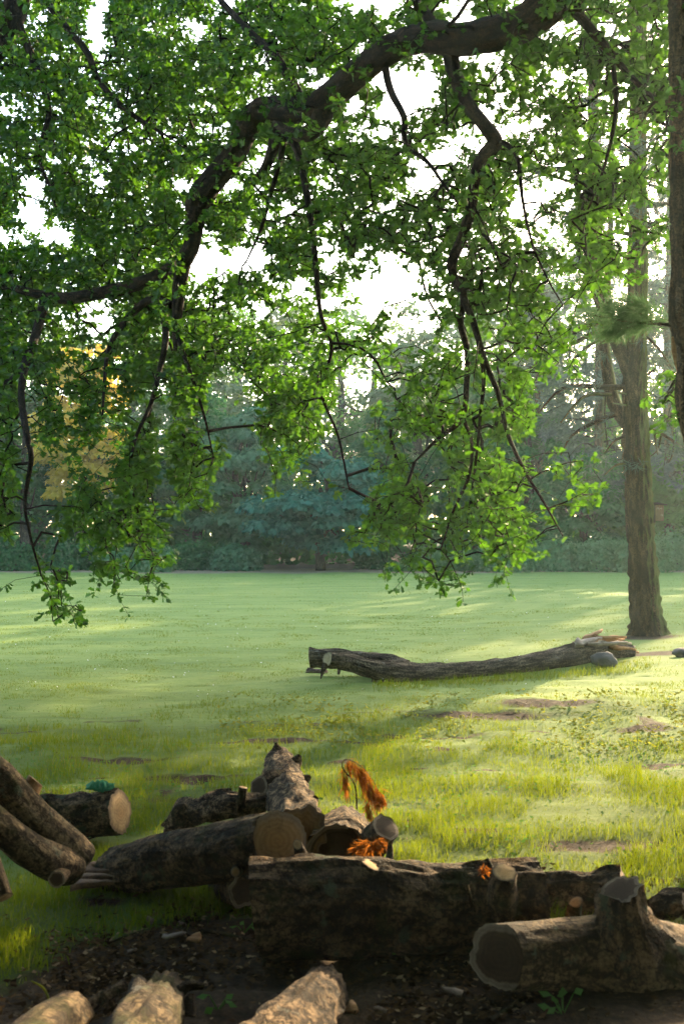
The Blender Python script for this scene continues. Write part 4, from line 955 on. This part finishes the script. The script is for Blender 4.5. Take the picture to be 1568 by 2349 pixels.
# broken dead wood between them
bw = log('broken_branch', [P(392, 1900, 6.2), P(420, 1872, 6.1), P(455, 1862, 6.0), P(500, 1850, 5.95), P(545, 1846, 5.9), P(600, 1838, 6.0)], [.05, .075, .06, .07, .065, .055], 'bark_flaky', 'twisted broken dead branch lying behind the leaning log', 'broken branch', nlen=70, nseg=28, seed=75, rough=.3, ridge=.2, cut0='cut_dark', cut1=None)
stub(bw, 'snag', [P(470, 1862, 6.0), P(466, 1838, 6.05), P(500, 1822, 6.1), P(530, 1816, 6.1)], [.03, .025, .03, .02], 'bark_log', None, 10, 14, 76)
stub(bw, 'snag', [P(520, 1828, 6.05), P(560, 1838, 6.05), P(590, 1850, 6.05)], [.035, .04, .03], 'bark_log', 'cut_dark', 12, 10, 77)
stub(bw, 'snag', [P(545, 1868, 5.85), P(552, 1838, 5.85), P(558, 1806, 5.85)], [.026, .024, .022], 'bark_log', 'cut_brown', 12, 8, 78)
stub(bw, 'snag', [P(425, 1885, 6.0), P(412, 1862, 6.0), P(428, 1848, 6.0)], [.05, .045, .02], 'bark_log', 'cut_brown', 12, 8, 79)
# log behind with the tan end
lgC = log('log', [P(40, 1880, 6.45), P(150, 1874, 6.4), P(275, 1862, 6.32)], [.125, .118, .118], 'bark_log', 'dark log with a tan sawn end, a green cloth lying on it', group='cut logs of the pile', nlen=60, nseg=44, seed=80, cut0='cut_brown', cut1='cut_tan', shear1=(0, -.08))
stub(lgC, 'branch_stub', [P(155, 1895, 6.25), P(143, 1912, 6.15), P(135, 1925, 6.1)], [.04, .035, .03], 'bark_log', 'cut_brown', 14, 8, 81)
# green ribbed cloth
def green_cloth():
    nxx, nyy = 46, 22; p0 = P(200, 1806, 6.36); p1 = P(262, 1806, 6.36); ax = (p1 - p0)
    V = []
    for i in range(nxx):
        f = i / (nxx - 1)
        for j in range(nyy):
            a = 2 * math.pi * j / nyy
            w_ = .055 * (math.sin(math.pi * min(1, .12 + f * .9)) ** .5 + .15); hgt = (.030 * (math.sin(math.pi * min(.97, .1 + .75 * f)) + .12)) * (1 + .28 * math.sin(f * 40) * (0.15 < f < .78))
            c = p0 + ax * f
            V.append((c.x + .006 * math.sin(3 * a + f * 9), c.y + w_ * math.cos(a), c.z + hgt * max(-.35, math.sin(a)) + .006 * math.sin(f * 7)))
    V = np.array(V); ii = np.arange(nxx - 1)[:, None] * nyy; jj = np.arange(nyy)[None]; j2 = (jj + 1) % nyy
    Fq = np.stack([ii + jj, ii + j2, ii + nyy + j2, ii + nyy + jj], -1).reshape(-1, 4)
    e0 = np.arange(nyy)[None, ::-1]; e1 = (np.arange(nyy) + (nxx - 1) * nyy)[None]
    o = add('crumpled_cloth', np_mesh('crumpled_cloth', V, [Fq, e0, e1], M['cloth'], True)); tag(o, 'crumpled bright green ribbed cloth on top of the dark log', 'cloth')
green_cloth()
# forked log at the left edge
lgA = log('log', [P(-150, 1640, 5.0), P(-70, 1728, 5.05), P(0, 1795, 5.1), P(60, 1858, 5.15), P(110, 1902, 5.2), P(150, 1935, 5.25), P(184, 1968, 5.3)], [.085, .085, .084, .08, .078, .078, .08], 'bark_pale', 'smooth forked log at the left edge, two limbs joined at the sawn butt', group='cut logs of the pile', nlen=110, nseg=40, seed=82, ridge=.04, rough=.06, cut0='cut_brown', cut1='cut_brown', shear1=(.05, .1))
stub(lgA, 'fork_limb', [P(160, 1988, 5.24), P(120, 1978, 5.12), P(70, 1952, 5.02), P(0, 1898, 4.95), P(-70, 1840, 4.9), P(-140, 1790, 4.9)], [.085, .082, .075, .07, .068, .066], 'bark_pale', 'cut_brown', 36, 60, 83, ridge=.04)
stub(lgA, 'branch_stub', [P(55, 1838, 5.2), P(68, 1815, 5.2), P(82, 1790, 5.2)], [.05, .045, .04], 'splinter', 'cut_brown', 14, 8, 84, shear1=(.2, .3))
stub(lgA, 'branch_stub', [P(140, 1998, 5.15), P(134, 2012, 5.05), P(130, 2018, 4.98)], [.05, .04, .036], 'bark_log', 'cut_dark', 18, 8, 85)
# log behind at the right
log('log', [P(1200, 2072, 5.2), P(1300, 2064, 5.18), P(1432, 2058, 5.1)], [.108, .108, .118], 'bark_log', 'dark log behind the right end of the front log', group='cut logs of the pile', nlen=50, nseg=44, seed=86, ridge=.16, rough=.12, cut0='cut_dark', cut1='cut_tan')
log('wood_stub', [P(1316, 2112, 4.75), P(1317, 2090, 4.74), P(1320, 2070, 4.73)], [.034, .03, .028], 'bark_log', 'small upright wood stub between the two right hand logs', 'stub', nlen=10, nseg=14, seed=87, cut0=None, cut1='cut_tan', shear1=(.5, .3))
# big right front log
lgK = log('log', [P(1150, 2192, 4.22), P(1230, 2190, 4.3), P(1330, 2195, 4.38), P(1430, 2205, 4.42), P(1530, 2230, 4.45), P(1680, 2260, 4.5)], [.115, .122, .140, .175, .178, .185], 'bark_pale', 'big mossy log at lower right with dark oval sawn end and upright stump', group='cut logs of the pile', nlen=150, nseg=76, seed=88, ridge=.03, rough=.09, kr=8, cut0='cut_dark', cut1='cut_brown', shear0=(.05, .55))
stub(lgK, 'branch_stump', [P(1432, 2160, 4.38), P(1428, 2110, 4.34), P(1424, 2070, 4.32), P(1423, 2040, 4.31)], [.165, .105, .082, .074], 'bark_log', 'cut_dark', 36, 28, 89, shear1=(.3, .1), ridge=.2)
log('bark_chunk', [P(1500, 2092, 5.0), P(1530, 2075, 4.95), P(1575, 2070, 4.9)], [.05, .065, .05], 'bark_flaky', 'rough bark chunk behind the big right log at the picture edge', 'bark chunk', nlen=24, nseg=22, seed=90, rough=.25, ridge=.2, cut0='cut_dark', cut1='cut_dark')
# logs at the bottom edge
log('log', [P(742, 2276, 4.15), P(700, 2330, 3.85), P(640, 2400, 3.5), P(580, 2480, 3.2)], [.088, .105, .112, .115], 'bark_flaky', 'sunlit flaky log at the bottom edge pointing into the picture', group='cut logs of the pile', nlen=110, nseg=72, seed=91, ridge=.09, rough=.06, kr=10, cut0='cut_brown', cut1='cut_brown', shear0=(-.2, -.1))
lgM = log('split_log', [P(372, 2295, 4.0), P(345, 2345, 3.8), P(300, 2420, 3.5), P(270, 2500, 3.2)], [.088, .105, .108, .11], 'bark_pale', 'pale split log with peeling bark at the bottom edge', group='cut logs of the pile', nlen=100, nseg=60, seed=92, ridge=.07, rough=.14, cut0='cut_pale', cut1='cut_tan', shear0=(-.5, .2))
stub(lgM, 'peeling_bark', [P(318, 2262, 3.98), P(316, 2290, 3.86), P(290, 2340, 3.7)], [.035, .04, .035], 'bark_fallen', None, 10, 12, 93)
stub(lgM, 'snag', [P(400, 2285, 3.95), P(430, 2262, 3.97), P(468, 2262, 3.97)], [.026, .018, .01], 'bark_pale', None, 8, 8, 94)
stub(lgM, 'snag', [P(428, 2330, 3.9), P(434, 2300, 3.92), P(440, 2280, 3.93)], [.03, .025, .012], 'bark_pale', None, 8, 8, 95)
log('log', [P(165, 2322, 3.86), P(110, 2368, 3.6), P(40, 2440, 3.3)], [.068, .085, .09], 'bark_pale', 'pale sunlit log in the lower left corner', group='cut logs of the pile', nlen=50, nseg=40, seed=96, ridge=.04, cut0='cut_dark', cut1='cut_brown', shear0=(.3, .2))
log('fallen_stick', [P(175, 2326, 3.95), P(225, 2295, 4.02), P(288, 2258, 4.1)], [.018, .022, .018], 'bark_log', 'straight stick leaning between the two pale logs at the bottom left', 'stick', nlen=16, nseg=12, seed=97)
log('forked_branch', [P(-40, 1930, 4.6), P(-15, 2000, 4.5), P(8, 2060, 4.45)], [.05, .045, .04], 'bark_pale', 'yellowish branch end poking in at the left edge', 'branch', nlen=20, nseg=16, seed=98)

# bark slabs lying by the forked log
for i, (a, b, w_, lab) in enumerate([((172, 2030, 5.3), (262, 2024, 5.25), .05, 'lowest pale slab of split bark beside the leaning log'), ((178, 2014, 5.4), (258, 2010, 5.35), .05, 'second slab of split bark from the ground beside the leaning log'),
                                     ((185, 2000, 5.5), (256, 1996, 5.45), .05, 'third slab of split bark from the ground beside the leaning log'), ((182, 1988, 5.58), (252, 1984, 5.55), .05, 'topmost slab of split bark beside the leaning log')]):
    o = shard(None, 'bark_slab', P(*a), P(*b), w_, .016, 'slab', 300 + i); tag(o, lab, 'bark slab', 'bark slabs beside the leaning log')

# dry rusty conifer sprig standing on the hollow log
rs = np.random.default_rng(55)
def rusty(name, main, fans, label, nper, L):
    e = empty(name, P(*main[0]), label, 'dead twig')
    V, Fq, uv, T = tube_geo([tuple(P(*m)) for m in main], np.linspace(.0045, .0015, len(main)), 36, 7); add('stem', np_mesh('stem', V.reshape(-1, 3), Fq, M['bark_pale'], True, uv), e)
    for (a, b, sp) in fans:
        p0 = np.array(P(*a)); p1 = np.array(P(*b)); t = (p1 - p0); ll = np.linalg.norm(t); t /= ll
        k = nper; pos = p0 + t * (rs.random(k) * ll * .6)[:, None] + rs.normal(0, .006, (k, 3))
        V, Fc = rhombs(pos, rand_dirs(k, rs), t + rand_dirs(k, rs) * sp, ll * rs.uniform(.3, .6, k), np.full(k, .005))
        add('needle_fan', np_mesh('needle_fan', V, Fc, M['rust']), e)
rusty('rusty_conifer_twig', [(818, 1856, 5.7), (816, 1815, 5.7), (808, 1790, 5.7), (792, 1772, 5.7), (784, 1754, 5.72), (792, 1742, 5.74), (812, 1748, 5.75), (838, 1768, 5.75), (860, 1800, 5.72), (880, 1845, 5.7)],
      [((795, 1740, 5.75), (808, 1790, 5.75), .16), ((806, 1744, 5.75), (826, 1806, 5.75), .16), ((818, 1750, 5.75), (842, 1812, 5.74), .16), ((828, 1758, 5.75), (836, 1830, 5.72), .14), ((788, 1760, 5.72), (790, 1812, 5.7), .12), ((789, 1775, 5.72), (794, 1842, 5.7), .10),
       ((838, 1768, 5.74), (848, 1850, 5.66), .13), ((848, 1780, 5.72), (856, 1868, 5.64), .13), ((856, 1792, 5.72), (866, 1872, 5.64), .14), ((864, 1806, 5.72), (872, 1866, 5.66), .14), ((872, 1820, 5.7), (884, 1856, 5.7), .12), ((842, 1840, 5.64), (852, 1892, 5.56), .2)], 'upright rusty orange dead conifer twig behind the hollow log', 75, .1)
rusty('rusty_needle_tuft', [(835, 1935, 5.02), (828, 1945, 5.0)], [((842, 1932, 5.02), (800, 1958, 4.98), .22), ((842, 1932, 5.02), (825, 1965, 4.98), .22)], 'fan of orange dead needles hanging in front of the hollow end', 90, .1)
rusty('rusty_needle_tuft', [(885, 1958, 4.92), (880, 1935, 4.95), (862, 1928, 4.95)], [((862, 1928, 4.95), (840, 1965, 4.92), .3), ((862, 1928, 4.95), (872, 1966, 4.92), .3), ((865, 1928, 4.95), (890, 1950, 4.92), .3)], 'yellowish dead needle tuft beside the middle stub of the front log', 90, .1)
rusty('rusty_needle_tuft', [(1112, 1985, 4.62), (1108, 1992, 4.6)], [((1108, 1985, 4.62), (1104, 2012, 4.6), .3), ((1108, 1985, 4.62), (1118, 2008, 4.6), .3)], 'tiny orange needle tuft near the right stub of the front log', 40, .1)

# ------------------------------------------------------------------ sticks, chips, weeds on the soil
for i, (a, b, c, r0_, lab) in enumerate([((455, 2140), (520, 2150), (600, 2172), .009, 'thin crooked stick on the soil below the leaning log'), ((1125, 2349), (1160, 2325), (1190, 2300), .010, 'pale straight stick on the soil below the oval sawn end'), ((900, 2290), (960, 2296), (1010, 2300), .006, 'thin stick lying on the soil in the middle'),
                                       ((250, 2170), (300, 2150), (330, 2140), .006, 'thin stick half hidden in the grass at the left')]):
    qs = [G(*k) + Vector((0, 0, .012)) for k in (a, b, c)]
    V, Fq, uv, T = tube_geo(qs, [r0_, r0_ * .9, r0_ * .5], 12, 8, .1, 0, i)
    Vr = V.reshape(-1, 3); o = add('fallen_twig', np_mesh('fallen_twig', Vr, Fq, M['bark_pale'], True, uv)); tag(o, lab, 'twig', 'sticks on the soil')
CH = [(374, 2158, .06, 'largest pale bark chip on the soil below the leaning log'), (440, 2168, .06, 'orange bark chip on the soil right of the largest pale chip'), (352, 2122, .03, 'small bark chip in the grass below the leaning log'), (425, 2130, .025, 'small pale chip near the crooked stick'), (300, 2190, .035, 'dull bark chip at the edge of the grass'),
      (610, 2185, .05, 'broad flat piece of bark on the soil before the front log'), (805, 2330, .05, 'orange bark chip right of the sunlit bottom log'), (1060, 2290, .05, 'pale chip on the soil left of the oval sawn end'), (880, 2325, .04, 'dark chip on the soil in front, centre')]
for i, (u, v, s, lab) in enumerate(CH):
    c = G(u, v) + Vector((0, 0, .015)); a = i * 1.3
    o = shard(None, 'bark_chip', c, c + Vector((math.cos(a) * s * 1.6, math.sin(a) * s, .02)), s * .5, .007, 'chip' if i not in (1, 6) else 'splinter', 400 + i); tag(o, lab, 'bark chip', 'bark chips on the soil')
def weed(u, v, n, s, label, seed):
    r = np.random.default_rng(seed); c = np.array(G(u, v)); e = empty('weed_plant', tuple(c), label, 'weed', 'small weeds on the soil')
    a = r.uniform(0, 6.28, n); h = r.uniform(.3, 1, n) * s
    st = np.stack([np.cos(a) * s * .5, np.sin(a) * s * .4, h], -1)
    V, Fq = seg_tubes(np.repeat(c[None], n, 0), c + st, np.full(n, .003), np.full(n, .002)); add('stem', np_mesh('stem', V, Fq, M['weed']), e)
    for i in range(n):
        t = st[i] / np.linalg.norm(st[i]) + np.array([math.cos(a[i]), math.sin(a[i]), -.2])
        V, Fc = rhombs((c + st[i])[None], (np.array([0, -.5, 1.0]) + rand_dirs(1, r)[0] * .5)[None], t[None], np.array([s * r.uniform(.4, .7)]), np.array([s * r.uniform(.3, .45)]))
        add('leaf', np_mesh('leaf', V, Fc, M['weed']), e)
for i, (u, v, n, s, lab) in enumerate([(650, 2172, 8, .09, 'small leafy weed under the left half of the front log'), (690, 2182, 7, .08, 'second small weed under the front log'), (745, 2190, 9, .09, 'weed with pale leaves under the middle of the front log'), (500, 2318, 5, .07, 'tiny yellow green seedling between the bottom logs'), (1290, 2330, 7, .08, 'small weed below the big right log'), (910, 2200, 6, .07, 'small weed under the right half of the front log'), (560, 2140, 5, .06, 'tiny weed at the left end of the front log')]):
    weed(u, v, n, s, lab, 900 + i)
cvp = [G(92, 2275), ]
V, Fq, uv, T = tube_geo([G(118, 2312), P(108, 2280, 4.1), P(95, 2262, 4.1), P(72, 2250, 4.1)], [.004, .004, .004, .002], 10, 5)
o = add('grass_stalk', np_mesh('grass_stalk', V.reshape(-1, 3), Fq, M['cover'], True, uv)); tag(o, 'single bent yellow green stalk at the lower left', 'grass stalk')

# ------------------------------------------------------------------ grass (uncountable)
def blades(n, d0, d1, hmin, hmax, wpx, name, label, seed, pw=1.0, bend=.5, two=True, fade=None):
    r = np.random.default_rng(seed)
    d = d0 * (d1 / d0) ** r.random(n); x = r.uniform(-.46, .46, n) * d
    so = soil(x, d)
    keep = r.random(n) > so * 1.15
    if fade: keep &= r.random(n) < 1 - sstep(fade[0], fade[1], d + 1.2 * noise3(np.stack([x * .8, d * .8, x * 0], -1), 57))
    cl = fbm(np.stack([x * 3.0, d * 3.0, x * 0], -1), 2, 33)
    keep &= r.random(n) < np.clip(.78 + .5 * cl, .38, 1)
    x, d, cl = x[keep], d[keep], cl[keep]; n = len(x)
    z = ground_h(x, d)
    h = r.uniform(hmin, hmax, n) * np.clip(1 + .75 * cl, .45, 1.9)
    w_ = np.maximum(.0035, wpx * d / 1137.0) * r.uniform(.7, 1.3, n)
    a = r.uniform(0, 2 * math.pi, n); lean = r.uniform(.05, bend, n)
    dx, dy = np.cos(a), np.sin(a); b = r.uniform(0, 2 * math.pi, n); sx, sy = np.cos(b), np.sin(b) * .5
    p = np.stack([x, d, z - .01], -1); side = np.stack([sx, sy, 0 * sx], -1) * (w_ / 2)[:, None]
    m = p + np.stack([dx * lean * h * .35, dy * lean * h * .35, h * .6], -1); t = p + np.stack([dx * lean * h, dy * lean * h, h * (1 - .3 * lean)], -1)
    if two:
        V = np.stack([p - side, p + side, m + side * .8, m - side * .8, t], 1).reshape(-1, 3)
        o_ = (np.arange(n) * 5)[:, None]
        polys = [o_ + np.array([[0, 1, 2, 3]]), o_ + np.array([[3, 2, 4]])]
    else:
        V = np.stack([p - side, p + side, t], 1).reshape(-1, 3); polys = [(np.arange(n) * 3)[:, None] + np.array([[0, 1, 2]])]
    ob = add(name, np_mesh(name, V, polys, M['grass']), kind='stuff'); tag(ob, label, 'grass')
blades(215000, 3.4, 12.5, .03, .085, .55, 'meadow_grass', 'longer tufted grass round the log pile', 1, bend=.9, fade=(7.0, 12.0))
blades(190000, 8.8, 24, .012, .030, .65, 'lawn_grass', 'short mown grass of the field near the fallen trunk', 2, bend=.9, two=False)
blades(60000, 22, 54, .012, .03, .7, 'field_grass', 'short mown grass of the far field', 3, bend=.9, two=False)
# longer blades against the fallen trunk and in front of it
def tufts():
    r = np.random.default_rng(8); n = 2200
    u = r.uniform(860, 1500, n); v = np.interp(u, [860, 960, 1200, 1420, 1500], [1572, 1570, 1555, 1535, 1520]) + r.normal(4, 5, n)
    ctr = np.array([G(a, b) for a, b in zip(u[:400], v[:400])]); j = r.integers(0, 400, n)
    p = ctr[j] + r.normal(0, .05, (n, 3)) * np.array([1, 1, 0]); p[:, 2] = ground_h(p[:, 0], p[:, 1]) - .01
    h = r.uniform(.03, .12, n); t = np.stack([r.normal(0, .25, n), r.normal(0, .25, n), np.ones(n)], -1)
    V, Fc = rhombs(p, rand_dirs(n, r), t, h, np.full(n, .008))
    o = add('rank_grass', np_mesh('rank_grass', V, Fc, M['grass']), kind='stuff'); tag(o, 'longer grass blades growing along the fallen trunk', 'grass')
tufts()
def scatter_leaves(name, label, n, u0, u1, v0, v1, size, mat, seed, soily, flat=.35, cat='leaves', lift=.02):
    r = np.random.default_rng(seed)
    d0 = G(784, v1).y; d1 = G(784, v0).y
    d = d0 * (d1 / d0) ** r.random(n * 3); u = r.uniform(u0, u1, n * 3); x = (u - CX) * d / F_PX
    so = soil(x, d); nn = fbm(np.stack([x * 2.2, d * 2.2, x * 0], -1), 2, seed + 3)
    ok = (r.random(n * 3) < (so * .95 + .05 if soily else (1 - so))) & (r.random(n * 3) < np.clip(.45 + .9 * nn, .03, 1))
    x, d = x[ok][:n], d[ok][:n]; k = len(x)
    p = np.stack([x, d, ground_h(x, d) + r.uniform(.004, lift, k)], -1)
    s = size * r.uniform(.5, 1.4, k)
    V, Fc = rhombs(p, rand_dirs(k, r) * flat + np.array([0, 0, 1.0]), rand_dirs(k, r) * np.array([1, 1, .2]), s, s * .62)
    o = add(name, np_mesh(name, V, Fc, M[mat]), kind='stuff'); tag(o, label, cat)
scatter_leaves('leaf_litter', 'dead leaves and bits of bark strewn on the dark soil', 9000, -200, 1800, 1990, 2349, .030, 'litter', 21, True, .5, lift=.025)
scatter_leaves('crumb_litter', 'fine dry crumbs and needles on the bare patches', 11000, -200, 1800, 1600, 2349, .013, 'litter', 22, True, .7, lift=.02)
scatter_leaves('ground_cover', 'low round leaved ground cover in the sunlit grass', 3200, 500, 1800, 1600, 1720, .04, 'cover', 23, False, .6, lift=.07)
scatter_leaves('clover', 'clover leaves among the grass near the pile', 3500, -200, 1800, 1690, 1990, .026, 'weed', 24, False, .6, lift=.05)
scatter_leaves('white_flowers', 'tiny white clover flowers dotted over the field', 420, -200, 1800, 1380, 1600, .022, 'flower', 25, False, .8, lift=.06, cat='flowers')

# ------------------------------------------------------------------ hazy air
hm = bpy.data.materials.new('haze'); hm.use_nodes = True; hn = hm.node_tree; hn.nodes.clear()
ho = hn.nodes.new('ShaderNodeOutputMaterial'); pv = hn.nodes.new('ShaderNodeVolumePrincipled')
pv.inputs['Color'].default_value = (0.74, 0.95, 0.93, 1); pv.inputs['Density'].default_value = 0.00048; pv.inputs['Anisotropy'].default_value = 0.6
hn.links.new(pv.outputs[0], ho.inputs['Volume'])
bm = box_geo((0, 55, 10.5), 640, 720, 25)
me = bpy.data.meshes.new('haze'); bm.to_mesh(me); bm.free(); me.materials.append(hm)
hz = add('haze', me, kind='stuff'); tag(hz, 'thin pale evening haze filling the air', 'haze')
